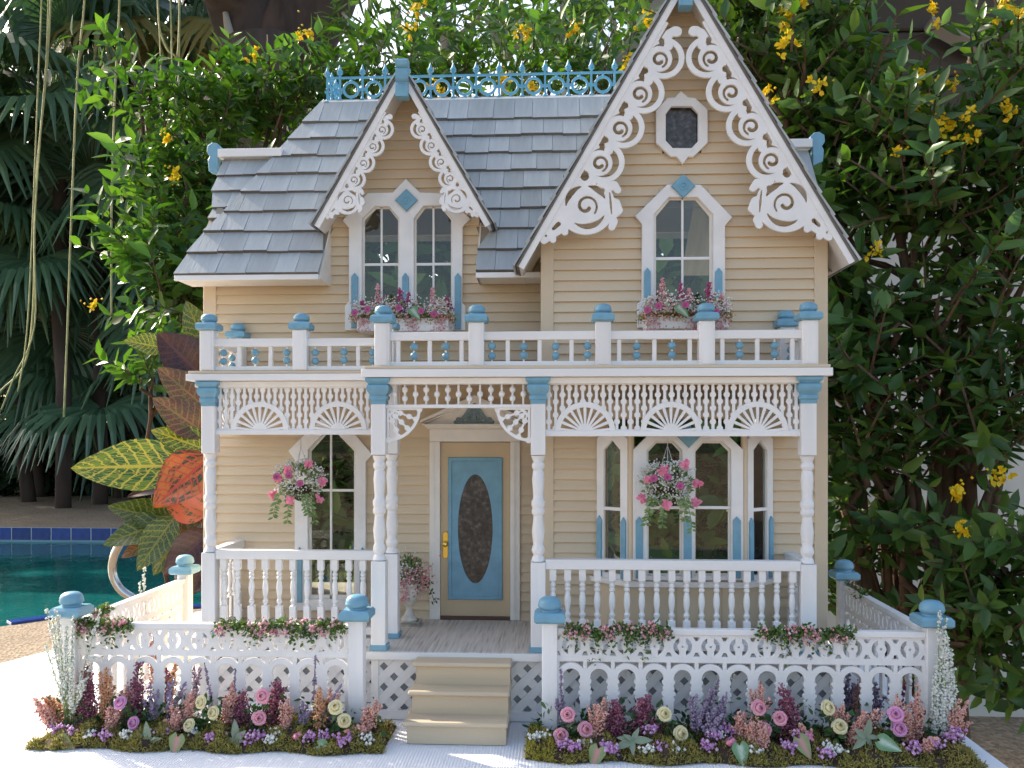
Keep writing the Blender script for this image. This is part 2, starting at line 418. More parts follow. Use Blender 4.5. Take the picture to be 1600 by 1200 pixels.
class MB:
    """mesh builder; coordinates in U unless world=True"""
    def __init__(self, world=False):
        self.v, self.f, self.world = [], [], world
    def add(self, v, f):
        b = len(self.v)
        self.v += [tuple(x) for x in v]
        self.f += [tuple(i + b for i in q) for q in f]
    def box(self, x0, x1, y0, y1, z0, z1, c=0.0):
        if c <= 0:
            self.add([(x0, y0, z0), (x1, y0, z0), (x1, y1, z0), (x0, y1, z0), (x0, y0, z1), (x1, y0, z1), (x1, y1, z1), (x0, y1, z1)],
                     [(0, 3, 2, 1), (4, 5, 6, 7), (0, 1, 5, 4), (1, 2, 6, 5), (2, 3, 7, 6), (3, 0, 4, 7)])
            return
        X, Y, Z = (x0, x1), (y0, y1), (z0, z1)
        v, idx = [], {}
        for i in (0, 1):
            for j in (0, 1):
                for k in (0, 1):
                    sx, sy, sz = (1, -1)[i], (1, -1)[j], (1, -1)[k]
                    for a, d in (('x', (0, sy * c, sz * c)), ('y', (sx * c, 0, sz * c)), ('z', (sx * c, sy * c, 0))):
                        idx[i, j, k, a] = len(v)
                        v.append((X[i] + d[0], Y[j] + d[1], Z[k] + d[2]))
        f = []
        for i in (0, 1):
            f.append([idx[i, 0, 0, 'x'], idx[i, 1, 0, 'x'], idx[i, 1, 1, 'x'], idx[i, 0, 1, 'x']])
            f.append([idx[0, i, 0, 'y'], idx[1, i, 0, 'y'], idx[1, i, 1, 'y'], idx[0, i, 1, 'y']])
            f.append([idx[0, 0, i, 'z'], idx[1, 0, i, 'z'], idx[1, 1, i, 'z'], idx[0, 1, i, 'z']])
            for j in (0, 1):
                f.append([idx[i, j, 0, 'x'], idx[i, j, 0, 'y'], idx[i, j, 1, 'y'], idx[i, j, 1, 'x']])
                f.append([idx[i, 0, j, 'x'], idx[i, 0, j, 'z'], idx[i, 1, j, 'z'], idx[i, 1, j, 'x']])
                f.append([idx[0, i, j, 'y'], idx[0, i, j, 'z'], idx[1, i, j, 'z'], idx[1, i, j, 'y']])
                for k in (0, 1):
                    f.append([idx[i, j, k, 'x'], idx[i, j, k, 'y'], idx[i, j, k, 'z']])
        self.add(v, f)
    def prism(self, poly, y0, y1):
        """convex or simple polygon in XZ, extruded along Y"""
        n = len(poly)
        self.add([(x, y0, z) for x, z in poly] + [(x, y1, z) for x, z in poly],
                 [tuple(range(n)), tuple(range(2 * n - 1, n - 1, -1))] + [(i, i + n, (i + 1) % n + n, (i + 1) % n) for i in range(n)])
    def lathe(self, prof, c=(0, 0, 0), n=14, phase=0.0):
        """profile [(radius, z)] about a vertical axis"""
        v, f = [], []
        for r, z in prof:
            for i in range(n):
                a = 2 * math.pi * i / n + phase
                v.append((c[0] + r * math.cos(a), c[1] + r * math.sin(a), c[2] + z))
        for j in range(len(prof) - 1):
            for i in range(n):
                a, b_ = j * n + i, j * n + (i + 1) % n
                f.append((a, b_, b_ + n, a + n))
        f.append(tuple(range(n - 1, -1, -1)))
        f.append(tuple(range((len(prof) - 1) * n, len(prof) * n)))
        self.add(v, f)
    def tube(self, pts, rad, n=6):
        pts = [Vector(p) for p in pts]
        if not hasattr(rad, '__len__'): rad = [rad] * len(pts)
        v, f = [], []
        up = Vector((0, 0, 1))
        prev = None
        for i, p in enumerate(pts):
            d = (pts[min(i + 1, len(pts) - 1)] - pts[max(i - 1, 0)]).normalized()
            if prev is None:
                a = d.cross(up if abs(d.z) < 0.9 else Vector((1, 0, 0))).normalized()
            else:
                a = (prev - d * prev.dot(d)).normalized()
            prev = a
            b_ = d.cross(a)
            for k in range(n):
                t = 2 * math.pi * k / n
                v.append(p + (a * math.cos(t) + b_ * math.sin(t)) * rad[i])
        for i in range(len(pts) - 1):
            for k in range(n):
                q, r_ = i * n + k, i * n + (k + 1) % n
                f.append((q, r_, r_ + n, q + n))
        f.append(tuple(range(n - 1, -1, -1))); f.append(tuple(range((len(pts) - 1) * n, len(pts) * n)))
        self.add(v, f)
    def build(self, name, mat, parent=None, org=None, smooth=False):
        v = np.array(self.v, dtype=np.float64)
        if not self.world:
            v = v * S; v[:, 2] += ZC
        if org is None:
            org = ORG[parent] if parent else Vector(((v[:, 0].min() + v[:, 0].max()) / 2, (v[:, 1].min() + v[:, 1].max()) / 2, v[:, 2].min()))
        v = v - np.array(org)
        return put(name, mesh_np(v, self.f), mat, parent, org, smooth)
def local_mesh(mb):
    """mesh in U about its own origin, scaled to metres, for sharing between copies"""
    return mesh_np(np.array(mb.v) * S, mb.f)
def inst(name, me, mat, parent, pU, rz=0.0):
    o = put(name, me, mat, parent, W(pU))
    o.rotation_euler = (0, 0, rz)
    return o

# fretwork: signed distance drawing -> contour -> filled plate
def contours(D, x0, z0, res):
    H, Wd = D.shape
    ins = D < 0
    c = ins[:-1, :-1].astype(int) + 2 * ins[:-1, 1:] + 4 * ins[1:, 1:] + 8 * ins[1:, :-1]
    seg = {}
    T = {1: [(3, 0)], 2: [(0, 1)], 3: [(3, 1)], 4: [(1, 2)], 5: [(3, 2), (1, 0)], 6: [(0, 2)], 7: [(3, 2)],
         8: [(2, 3)], 9: [(2, 0)], 10: [(0, 3), (2, 1)], 11: [(2, 1)], 12: [(1, 3)], 13: [(1, 0)], 14: [(0, 3)]}
    def key(i, j, e):
        return ((i, j, 0), (i, j + 1, 1), (i + 1, j, 0), (i, j, 1))[e]
    for i, j in zip(*np.nonzero((c > 0) & (c < 15))):
        for a, b_ in T[int(c[i, j])]:
            seg[key(i, j, a)] = key(i, j, b_)
    def pos(k):
        i, j, d = k
        if d == 0:
            a, b_ = D[i, j], D[i, j + 1]
            return (x0 + (j + a / (a - b_)) * res, z0 + i * res)
        a, b_ = D[i, j], D[i + 1, j]
        return (x0 + j * res, z0 + (i + a / (a - b_)) * res)
    loops = []
    while seg:
        k0, k = next(iter(seg.items()))
        del seg[k0]
        lp = [k0]
        while k != k0 and k in seg:
            lp.append(k)
            k = seg.pop(k)
        if len(lp) > 5:
            loops.append([pos(q) for q in lp])
    return loops
def rdp(pts, tol):
    pts = np.array(pts)
    keep = np.zeros(len(pts), bool)
    far = int(np.argmax(((pts - pts[0]) ** 2).sum(1)))
    keep[0] = keep[far] = True
    st = [(0, far), (far, len(pts))]
    P2 = np.vstack([pts, pts[:1]])
    while st:
        a, b_ = st.pop()
        if b_ - a < 2: continue
        d = P2[b_] - P2[a]
        L = math.hypot(*d) + 1e-9
        q = P2[a + 1:b_] - P2[a]
        dist = np.abs(q[:, 0] * d[1] - q[:, 1] * d[0]) / L
        i = int(np.argmax(dist))
        if dist[i] > tol:
            m_ = a + 1 + i
            keep[m_] = True
            st += [(a, m_), (m_, b_)]
    return [tuple(p) for p in pts[keep]]
def plate_mesh(loops, thick, bevel=0.0):
    """2D outlines (holes by even-odd) -> solid plate; local x, y = drawing, z = thickness (U)"""
    cu = bpy.data.curves.new('c', 'CURVE')
    cu.dimensions = '2D'; cu.fill_mode = 'BOTH'
    cu.extrude = max(0.0, thick / 2 - bevel)
    cu.bevel_depth = bevel; cu.bevel_resolution = 0
    for lp in loops:
        s_ = cu.splines.new('POLY')
        s_.points.add(len(lp) - 1)
        co = np.zeros((len(lp), 4)); co[:, :2] = lp; co[:, 3] = 1
        s_.points.foreach_set('co', co.ravel())
        s_.use_cyclic_u = True
    ob = bpy.data.objects.new('c', cu)
    me = bpy.data.meshes.new_from_object(ob)
    bpy.data.objects.remove(ob); bpy.data.curves.remove(cu)
    me.materials.clear()
    if thick > 0:
        want = even_odd_area(loops)
        got = sum(p_.area for p_ in me.polygons if abs(p_.normal.z) > 0.99) / 2
        if want > 0 and abs(got - want) > 0.04 * want:
            bpy.data.meshes.remove(me)
            me = cdt_plate(loops, thick)
    return me
def sarea(l):
    q = np.array(l)
    return 0.5 * np.sum(q[:, 0] * np.roll(q[:, 1], -1) - q[:, 1] * np.roll(q[:, 0], -1))
def inside(pt, l):
    q = np.array(l); r_ = np.roll(q, -1, 0)
    c = (q[:, 1] > pt[1]) != (r_[:, 1] > pt[1])
    x = q[:, 0] + (pt[1] - q[:, 1]) * (r_[:, 0] - q[:, 0]) / (r_[:, 1] - q[:, 1] + 1e-12)
    return int(np.count_nonzero(c & (pt[0] < x))) % 2
def even_odd_area(loops):
    a = 0.0
    for i, l in enumerate(loops):
        depth = sum(inside(l[0], o) for j, o in enumerate(loops) if j != i) if len(loops) > 1 else 0
        a += abs(sarea(l)) * (1 if depth % 2 == 0 else -1)
    return a
def cdt_plate(loops, thick):
    from mathutils.geometry import delaunay_2d_cdt
    vs_, es = [], []
    for l in loops:
        b = len(vs_)
        vs_ += [Vector(p_) for p_ in l]; es += [(b + i, b + (i + 1) % len(l)) for i in range(len(l))]
    V, E, Fc, *_ = delaunay_2d_cdt(vs_, es, [], 0, 1e-5)
    keep = []
    for f_ in Fc:
        c = sum((V[i] for i in f_), Vector((0, 0))) / len(f_)
        if sum(inside(c, l) for l in loops) % 2: keep.append(tuple(f_))
    n = len(V); h = thick / 2
    cnt = {}
    for f_ in keep:
        for a, b in zip(f_, f_[1:] + f_[:1]): cnt[(a, b)] = 1
    side = [(a, b, b + n, a + n) for a, b in cnt if (b, a) not in cnt]
    return mesh_np([(p_.x, p_.y, h) for p_ in V] + [(p_.x, p_.y, -h) for p_ in V], keep + [tuple(i + n for i in reversed(f_)) for f_ in keep] + side)
def map_mesh(me, fn, org, flat=True):
    n = len(me.vertices)
    co = np.zeros(n * 3); me.vertices.foreach_get('co', co)
    co = co.reshape(n, 3)
    w = np.stack(fn(co[:, 0], co[:, 1], co[:, 2]), 1) * S
    w[:, 2] += ZC
    w -= np.array(org)
    me.vertices.foreach_set('co', w.ravel())
    me.polygons.foreach_set('use_smooth', np.zeros(len(me.polygons), bool))
    me.update()
    return me
def plate(name, loops, y, thick, mat, parent, bevel=0.0):
    """vertical plate facing the camera: loops in (X, Z), centre plane y"""
    me = plate_mesh(loops, thick, bevel)
    map_mesh(me, lambda a, b_, c: (a, y - c, b_), ORG[parent])
    return put(name, me, mat, parent)
def pp(pts, Y):
    return [(lambda q: (q[0], q[2]))(P(x, y, Y)) for x, y in pts]
def grid(x0, x1, z0, z1, res):
    xs = np.arange(x0 - 2 * res, x1 + 2 * res, res); zs = np.arange(z0 - 2 * res, z1 + 2 * res, res)
    X, Z = np.meshgrid(xs, zs)
    return X, Z, xs[0], zs[0]
def s_disc(X, Z, c, r): return np.hypot(X - c[0], Z - c[1]) - r
def s_box(X, Z, x0, x1, z0, z1): return np.maximum(np.maximum(x0 - X, X - x1), np.maximum(z0 - Z, Z - z1))
def s_line(X, Z, pts, w):
    if not hasattr(w, '__len__'): w = [w] * len(pts)
    D = np.full_like(X, 1e9)
    for (a, b_), (w0, w1) in zip(zip(pts, pts[1:]), zip(w, w[1:])):
        dx, dz = b_[0] - a[0], b_[1] - a[1]
        t = np.clip(((X - a[0]) * dx + (Z - a[1]) * dz) / (dx * dx + dz * dz + 1e-9), 0, 1)
        D = np.minimum(D, np.hypot(X - a[0] - t * dx, Z - a[1] - t * dz) - (w0 + (w1 - w0) * t))
    return D
def fret(D, x0, z0, res, tol=0.18):
    out = []
    for l in contours(D, x0, z0, res):
        q = np.array(l)
        if abs(0.5 * np.sum(q[:, 0] * np.roll(q[:, 1], -1) - q[:, 1] * np.roll(q[:, 0], -1))) > 3 * res * res:
            out.append(rdp(l, tol))
    return out

# ================================================================ the setting: garden floor, pool, table
ZG, ZF = -474.0, -360.0          # tablecloth and porch floor, U
YW, YG, YP, YL = 310.0, 185.0, 75.0, 160.0   # main wall, gable wing wall, front porch posts, left porch posts
near = [(-900, 1090), (-300, 1022), (0, 979), (100, 965), (220, 955), (420, 946), (800, 938)]
nearW = []
for px, py in near:
    x, y, d = ray(px, py)
    k = -ZC / d
    nearW.append((x * k, CY + y * k))
yfar = CY + 8.7
poly = nearW + [(nearW[-1][0] + 0.3, yfar), (nearW[0][0] - 6.0, yfar)]
me = plate_mesh([[(-90, -40), (90, -40), (90, 120), (-90, 120)], poly], 0)
g = put('ground', me, 'aggregate', None, (0, 0, 0)); tag(g, None, None, kind='structure')
m = MB(True)
m.add([(x, y, -0.15) for x, y in poly], [tuple(range(len(poly)))])
o = m.build('pool_water', 'water', org=(0, 0, 0)); tag(o, None, None, kind='structure')
m = MB(True)
n = len(poly)
m.add([(x, y, -0.001) for x, y in poly] + [(x, y, -1.4) for x, y in poly], [(i, i + n, (i + 1) % n + n, (i + 1) % n) for i in range(n)])
pool = m.build('pool_wall', 'pool_wall', org=(0, 0, 0)); tag(pool, None, None, kind='structure')
mt = MB(); mt.box(-0.099 / S, 0.099 / S, -0.008 / S, 0, -0.128 / S, -0.004 / S, 3.0)
met = local_mesh(mt)
m = MB(True); m.box(-7.2, -0.6, yfar - 0.003, yfar + 0.05, -0.132, -0.002); m.build('grout_band', 'grout', pool)
for i in range(26):      # blue tiles along the far waterline
    put('tile', met, 'pool_tile', pool, (-6.4 + i * 0.212, yfar - 0.001, -0.0))
mt = MB(); mt.box(-0.10 / S, 0.10 / S, 0, 0.085 / S, -0.004 / S, 0.012 / S, 3.0)
met2 = local_mesh(mt)
for a, b_ in zip(nearW[1:5], nearW[2:6]):      # coping tiles on the near edge
    d = Vector((b_[0] - a[0], b_[1] - a[1], 0)); L = d.length; k = max(1, int(L / 0.212))
    for i in range(k):
        q = Vector((a[0], a[1], 0)) + d * ((i + 0.5) / k)
        o = put('coping_tile', met2, 'pool_tile', pool, q)
        o.rotation_euler = (0, 0, math.atan2(d.y, d.x))

# table and its white cloth
tp = [(-1250, -290), (640, -290), (640, 880), (-950, 905), (-1145, 370)]
tb = thing('garden_table', 'wooden garden table hidden under the white cloth', 'table', W((-150, 300, ZG)) - Vector((0, 0, ZC + ZG * S)))
m = MB(); ins = [(x * 0.97 - 5, 300 + (y - 300) * 0.97) for x, y in tp]
nn = len(ins)
zt = ZG - 6
m.add([(x, y, zt) for x, y in ins] + [(x, y, zt - 40) for x, y in ins], [tuple(range(nn)), tuple(range(2 * nn - 1, nn - 1, -1))] + [(i, i + nn, (i + 1) % nn + nn, (i + 1) % nn) for i in range(nn)])
m.build('tabletop', 'timber', tb)
for x, y in ((-1080, -200), (540, -200), (540, 780), (-860, 800)):
    m = MB(); m.box(x - 45, x + 45, y - 45, y + 45, -ZC / S, zt - 39, 4); m.build('leg', 'timber', tb)
def cloth_mesh():
    v, f = [], []
    ring = []
    cnt = len(tp)
    for i in range(cnt):
        a, b_ = tp[i], tp[(i + 1) % cnt]
        for k in range(40):
            t = k / 40
            ring.append((a[0] + (b_[0] - a[0]) * t, a[1] + (b_[1] - a[1]) * t))
    M = len(ring)
    cx, cy = -200, 300
    levels = [(0.0, 0), (0.25, 0), (0.5, 0), (0.75, 0), (0.94, 0), (0.985, 0), (1.0, -1.5), (1.006, -8), (1.012, -60), (1.02, -180), (1.028, -320)]
    for li, (k, dz) in enumerate(levels):
        for j, (x, y) in enumerate(ring):
            w = 1 + (0.012 * math.sin(j * 0.75) + 0.006 * math.sin(j * 1.9)) * max(0, (-dz) / 320)
            z = ZG + dz
            if dz == 0 and k > 0: z += 0.7 * math.sin(x * 0.013 + 1) * math.cos(y * 0.017) - 0.7
            v.append((cx + (x - cx) * k * w, cy + (y - cy) * k * w, z))
    for li in range(len(levels) - 1):
        for j in range(M):
            a, b_ = li * M + j, li * M + (j + 1) % M
            f.append((a, b_, b_ + M, a + M))
    return v, f
m = MB(); v, f = cloth_mesh(); m.add(v, f)
cl = m.build('tablecloth', 'cloth', smooth=True)
tag(cl, 'white woven tablecloth spread under the doll house and its fence', 'tablecloth')

# ================================================================ the doll's house
H = thing('dollhouse', 'tan and white Victorian doll house with blue trim and scrollwork gables on table', 'dollhouse', W((-110, 400, ZG)))
XL, XR = -690.0, 471.0
XWL = PX(845, YG)                     # left edge of the gable wing
APX, APZ = PX(1071, 135), PZ(1071, -40, 135)
GLX, GLZ = PX(810, 135), PZ(810, 416, 135)
GRX, GRZ = PX(1336, 135), PZ(1336, 408, 135)
YB = 235.0
DAX, DAZ = PX(628, YB), PZ(628, 108, YB)
DLX, DLZ = PX(491, YB), PZ(491, 352, YB)
DRX, DRZ = PX(766, YB), PZ(766, 350, YB)
XD0, XD1 = PX(517, YW), PX(749, YW)
ZE = 294.0                            # main eave
SL = 1.38
def roofY(z): return 230 + (z - ZE) / SL
PITCH = 18.5

def siding(parent, Y, z0, z1, lims, openings, name='clapboard', pitch=PITCH, yfun=None):
    z = z0
    while z < z1 - 2:
        zt = min(z + pitch, z1)
        l0, r0 = lims(z + 0.5); l1, r1 = lims(zt)
        iv = [(l0, r0, l1, r1)]
        for (a, b_, c, d) in openings:
            if zt > c and z < d:
                if zt > d + 1:      # short piece of board over the opening
                    seg = [(a - 1, b_ + 1)]
                    for o2 in openings:
                        if o2[2] <= d + 1 < o2[3] and o2[0] < b_ and o2[1] > a:
                            seg = [(a - 1, o2[0]), (o2[1], b_ + 1)]
                    for sa, sb in seg:
                        m = MB(); m.box(sa, sb, Y - 2.2, Y + 2, d, zt + 0.8); m.build(name, 'tan', parent, org=W(((sa + sb) / 2, Y, d)))
                nv = []
                for q in iv:
                    if b_ <= q[0] or a >= q[1]: nv.append(q); continue
                    if a > q[0]: nv.append((q[0], a, q[2], a))
                    if b_ < q[1]: nv.append((b_, q[1], b_, q[3]))
                iv = nv
        for q in iv:
            if q[1] - q[0] < 3: continue
            t1 = q[3] if q[3] > q[2] else (q[2] + q[3]) / 2 + 0.2
            t0 = q[2] if q[3] > q[2] else (q[2] + q[3]) / 2 - 0.2
            w = random.uniform(-0.25, 0.25)
            m = MB()
            m.add([(q[0], Y - 5.6 + w, z), (q[1], Y - 5.6 + w, z), (t1, Y - 0.8, zt + 1), (t0, Y - 0.8, zt + 1),
                   (q[0], Y + 2, z), (q[1], Y + 2, z), (t1, Y + 2, zt + 1), (t0, Y + 2, zt + 1)],
                  [(0, 1, 2, 3), (4, 7, 6, 5), (0, 4, 5, 1), (1, 5, 6, 2), (2, 6, 7, 3), (3, 7, 4, 0)])
            m.build(name, 'tan', parent, org=W(((q[0] + q[1]) / 2, Y, z)))
        z += pitch
def rect(r): return [(r[0], r[2]), (r[1], r[2]), (r[1], r[3]), (r[0], r[3])]

# ---- main front wall (left bay, door bay, dormer front)
def dl_(z): return DAX - (DAX - DLX) * (DAZ - z) / (DAZ - DLZ)
def dr_(z): return DAX + (DRX - DAX) * (DAZ - z) / (DAZ - DRZ)
op_dorm = (PX(557, YW), PX(714, YW), PZ(635, 515, YW), PZ(635, 327, YW))
op_dorm2 = (PX(576, YW), PX(701, YW), PZ(635, 327, YW), PZ(635, 316, YW))
op_low = (PX(475, YW), PX(563, YW), PZ(520, 938, YW), PZ(520, 690, YW))
op_low2 = (PX(498, YW), PX(540, YW), PZ(520, 690, YW), PZ(520, 669, YW))
op_door = (PX(688, YW), PX(798, YW), ZF, PZ(743, 688, YW))
wall = plate('front_wall', [[(XL, ZG), (XWL + 20, ZG), (XWL + 20, 396), (XD1, 396), (DAX, DAZ - 40), (XD0, 396), (XL, 396)], rect(op_dorm), rect((op_dorm2[0], op_dorm2[1], op_dorm2[2] + 1, op_dorm2[3])), rect(op_low), rect((op_low2[0], op_low2[1], op_low2[2] + 1, op_low2[3])),
             rect((op_door[0], op_door[1], op_door[2] + 1, op_door[3]))], YW + 5, 6, 'interior', H)
def lim_main(z):
    if z < 396: return (XL + 24, XWL + 6)
    return (max(XD0, dl_(z) + 6), min(XD1, dr_(z) - 6)) if dl_(z) < dr_(z) - 12 else (DAX, DAX)
siding(wall, YW, ZF, DAZ - 20, lim_main, [op_dorm, op_dorm2, op_low, op_low2, op_door])
m = MB(); m.box(XL, XL + 26, YW - 6, YW + 8, ZG + 1, 395, 1); m.build('corner_board', 'tan_board', wall)
# ---- gable wing wall
op_g = (PX(1010, YG), PX(1124, YG), PZ(1066, 508, YG), PZ(1066, 324, YG))
op_g2 = (PX(1028, YG), PX(1106, YG), PZ(1066, 324, YG), PZ(1066, 306, YG))
op_o = (PX(1034, YG), PX(1095, YG), PZ(1065, 238, YG), PZ(1065, 164, YG))
op_b = (PX(950, YG), PX(1188, YG), PZ(1070, 906, YG), PZ(1070, 655, YG))
def gl_(z): return APX - (APX - GLX) * (APZ - z) / (APZ - GLZ)
def gr_(z): return APX + (GRX - APX) * (APZ - z) / (APZ - GRZ)
ww = plate('gable_wall', [[(XWL, ZG), (XR, ZG), (XR, gr_(0) and APZ - (XR - APX) * (APZ - GRZ) / (GRX - APX) - 8), (APX, APZ - 10), (XWL, APZ - (APX - XWL) * (APZ - GLZ) / (APX - GLX) - 8)],
           rect(op_g), rect((op_g2[0], op_g2[1], op_g2[2] + 1, op_g2[3])), rect(op_o), rect(op_b)], YG + 5, 6, 'interior', H)
siding(ww, YG, ZF, APZ - 14, lambda z: (max(XWL + 22, gl_(z) + 4), min(XR - 22, gr_(z) - 4)), [op_g, op_g2, op_o, op_b])
for a, b_ in ((XWL, XWL + 23), (XR - 23, XR)):
    m = MB(); m.box(a, b_, YG - 6, YG + 8, ZG + 1 if a > 0 else ZF, (APZ - (APX - XWL) * (APZ - GLZ) / (APX - GLX) if a < 0 else APZ - (XR - APX) * (APZ - GRZ) / (GRX - APX)) - 2, 1); m.build('corner_board', 'tan_board', ww)
# ---- side walls, floors and the open back of the house
for x, pts in ((XL, [(YW + 3, ZG), (720, ZG), (720, 395), (440, 562), (YW + 3, 395)]), (XR - 6, [(YG + 3, ZG), (720, ZG), (720, 300), (440, 562), (YG + 3, 300)])):
    n = len(pts)
    side = MB()
    side.add([(x, y, z) for y, z in pts] + [(x + 6, y, z) for y, z in pts], [tuple(range(n)), tuple(range(2 * n - 1, n - 1, -1))] + [(i, i + n, (i + 1) % n + n, (i + 1) % n) for i in range(n)])
    side.build('side_wall', 'tan_board', H)
m = MB(); m.box(XL + 7, XWL, YW + 9, 715, 82, 92); m.box(XWL, XR - 7, YG + 9, 715, 82.5, 92.5)
m.box(XL + 7, XWL, YW + 9, 715, ZF - 12, ZF - 2); m.box(XWL, XR - 7, YG + 9, 715, ZF - 12.5, ZF - 2.5)
m.build('interior_floors', 'interior', H)
m = MB(); m.box(XL + 7, XR - 7, 690, 700, 470, 620); m.prism([(APX - 150, 470), (APX + 150, 470), (APX, 740)], 320, 326)
m.box(-60, -52, YW + 12, 690, ZF, 82); m.box(-60, -52, YW + 12, 690, 92, 400)
m.build('inner_partitions', 'interior', H)

# ---- main roof
HX0, HZ0, HX1, ZT = -659.0, 433.0, -523.0, 734.0
LEFT = []
for px_, py_ in ((274, 429), (283, 415), (296, 394), (312, 373), (324, 360), (330, 350), (335, 326), (338, 310)):      # flared left edge of the front slope
    x_, y_, d_ = ray(px_, py_)
    k_ = (1350 + 230 - ZE / SL) / (y_ - d_ / SL)
    LEFT.append((d_ * k_, x_ * k_))
def edge(z): return float(np.interp(z, [q[0] for q in LEFT], [q[1] for q in LEFT]))
def hip(z): return edge(z) if z < HZ0 else max(edge(z), HX0 + (HX1 - HX0) * (z - HZ0) / (ZT - HZ0))
VZ = SL * (493 - 230) + ZE
def ddl(z): return XD0 if z <= DLZ else DLX + (DAX - DLX) * min(1, (z - DLZ) / (DAZ - DLZ))
def ddr(z): return XD1 if z <= DRZ else DRX + (DAX - DRX) * min(1, (z - DRZ) / (DAZ - DRZ))
NV = (0, -0.81, 0.587)
deck = plate_mesh([[(LEFT[0][1] + 3, ZE + 2), (XD0 - 1, ZE + 2), (XD0 - 1, DLZ), (DAX, DAZ), (XD1 + 1, DRZ), (XD1 + 1, ZE + 2), (gl_(ZE + 2), ZE + 2), (gl_(ZT - 2), ZT - 2), (HX1 + 2, ZT - 2), (HX0 + 2, HZ0 + 2)] + [(x_ + 3, max(z_, ZE + 2.5)) for z_, x_ in LEFT[:0:-1]]], 5)
map_mesh(deck, lambda a, b_, c: (a, roofY(b_) + 5 + c * 0.81, b_ - 3 - c * 0.587), ORG[H])
roof = put('roof', deck, 'fascia', H)
def shingles(zs, fl, fr, off, parent, w0=37, w1=56):
    for i, (z0, z1) in enumerate(zip(zs, zs[1:])):
        x = min(fl(z0), fl(z1)) - random.uniform(0, 30)
        end = max(fr(z0), fr(z1))
        zt = z1 + (z1 - z0) * 0.12
        while x < end:
            b_ = x + random.uniform(w0, w1)
            A, B = max(x + 0.35, fl(z0)), min(b_ - 0.35, fr(z0))
            C, D = max(x + 0.35, fl(z1)), min(b_ - 0.35, fr(z1))
            if B - A > 2 or D - C > 2:
                if B <= A: B = A = (D if B <= fl(z0) else C)
                if D <= C: D = C = (B if D <= fl(z1) else A)
                j = random.uniform(-1.6, 1.2)
                lo, hi = 8.0 + random.uniform(-0.8, 1.4), 1.2
                def pt(xx, z, h): return (xx, roofY(z) + NV[1] * (h + off), z + NV[2] * (h + off))
                zb = z0 + j
                m = MB()
                m.add([pt(A, zb, lo), pt(B, zb, lo), pt(D, zt, hi), pt(C, zt, hi), pt(A, zb, lo - 7), pt(B, zb, lo - 7), pt(D, zt, hi - 2), pt(C, zt, hi - 2)],
                      [(0, 1, 2, 3), (4, 7, 6, 5), (0, 4, 5, 1), (1, 5, 6, 2), (2, 6, 7, 3), (3, 7, 4, 0)])
                o = m.build('shingle', 'shingle', parent, org=W(((A + B) / 2, roofY(zb), zb)))
                o.data.materials.append(MAT['shingle_edge']); o.data.polygons[2].material_index = 1  # butt face set darker, its shadow line put into the colour
            x = b_
rows = [ZE - 2 + i * (ZT - ZE) / 9.3 for i in range(9)] + [ZT]
shingles([r for r in rows], hip, lambda z: ddl(z) - 1, 0, roof)
shingles([r for r in rows], lambda z: ddr(z) + 1 if z < DAZ else DAX, lambda z: gl_(z), 0, roof)
shingles([HZ0 - 8, HZ0 + 20, HZ0 + 62, HZ0 + 103, 578], lambda z: min(-690, edge(z)) if z < 470 else -704, lambda z: HX0 + (HX1 - HX0) * (z - HZ0) / (ZT - HZ0) + 22, -9, roof)
# hidden hip, back slopes and flat top
m = MB()
m.add([(HX0, 335, HZ0), (HX1, 553, ZT), (HX1, 650, ZT), (HX0, 760, HZ0)], [(0, 1, 2, 3)])
m.add([(HX1, 650, ZT - 1), (XR, 650, ZT - 1), (XR + 15, 760, 470), (HX0, 760, 470)], [(0, 1, 2, 3)])
m.add([(-709, 442, 576), (-560, 442, 576), (-560, 760, 380), (-709, 760, 380)], [(0, 1, 2, 3)])
m.add([(300, 442, 576), (512, 442, 576), (512, 760, 380), (300, 760, 380)], [(0, 1, 2, 3)])
m.add([(300, 442, 576.5), (512, 442, 576.5), (512, 235, 290), (300, 235, 290)], [(0, 1, 2, 3)])
m.build('back_slopes', 'shingle', roof)
m = MB(); zt_ = PZ(720, 160, 548)
m.box(PX(500, 546), 150, 545, 655, zt_ - 3, zt_ + 3, 1); m.box(PX(503, 548), 152, 547, 653, zt_ + 3.2, zt_ + 10, 1)
m.build('flat_top', 'white_rail', roof)
zr = PZ(390, 246, 436)
m = MB(); m.box(-711, -575, 428, 450, zr, zr + 17, 1); m.build('ridge_board', 'white_rail', roof)
m = MB(); m.box(430, PX(1268, 436), 428, 450, zr, zr + 17, 1); m.build('ridge_board', 'white_rail', roof)
def lobe(cx, mirror, Y):
    k = -1 if mirror else 1
    pts = [(-2, -48), (16, -40), (18, -18), (14, -10), (20, 0), (19, 12), (10, 18), (0, 17), (-7, 10), (-8, 0), (-2, -12)]
    return [(cx - k * x, zr + 12 + z) for x, z in pts]
plate('ridge_finial', [lobe(-714, False, 0)], 439, 16, 'blue', roof, 1.0)
plate('ridge_finial', [lobe(PX(1270, 436) + 2, True, 0)], 439, 16, 'blue', roof, 1.0)
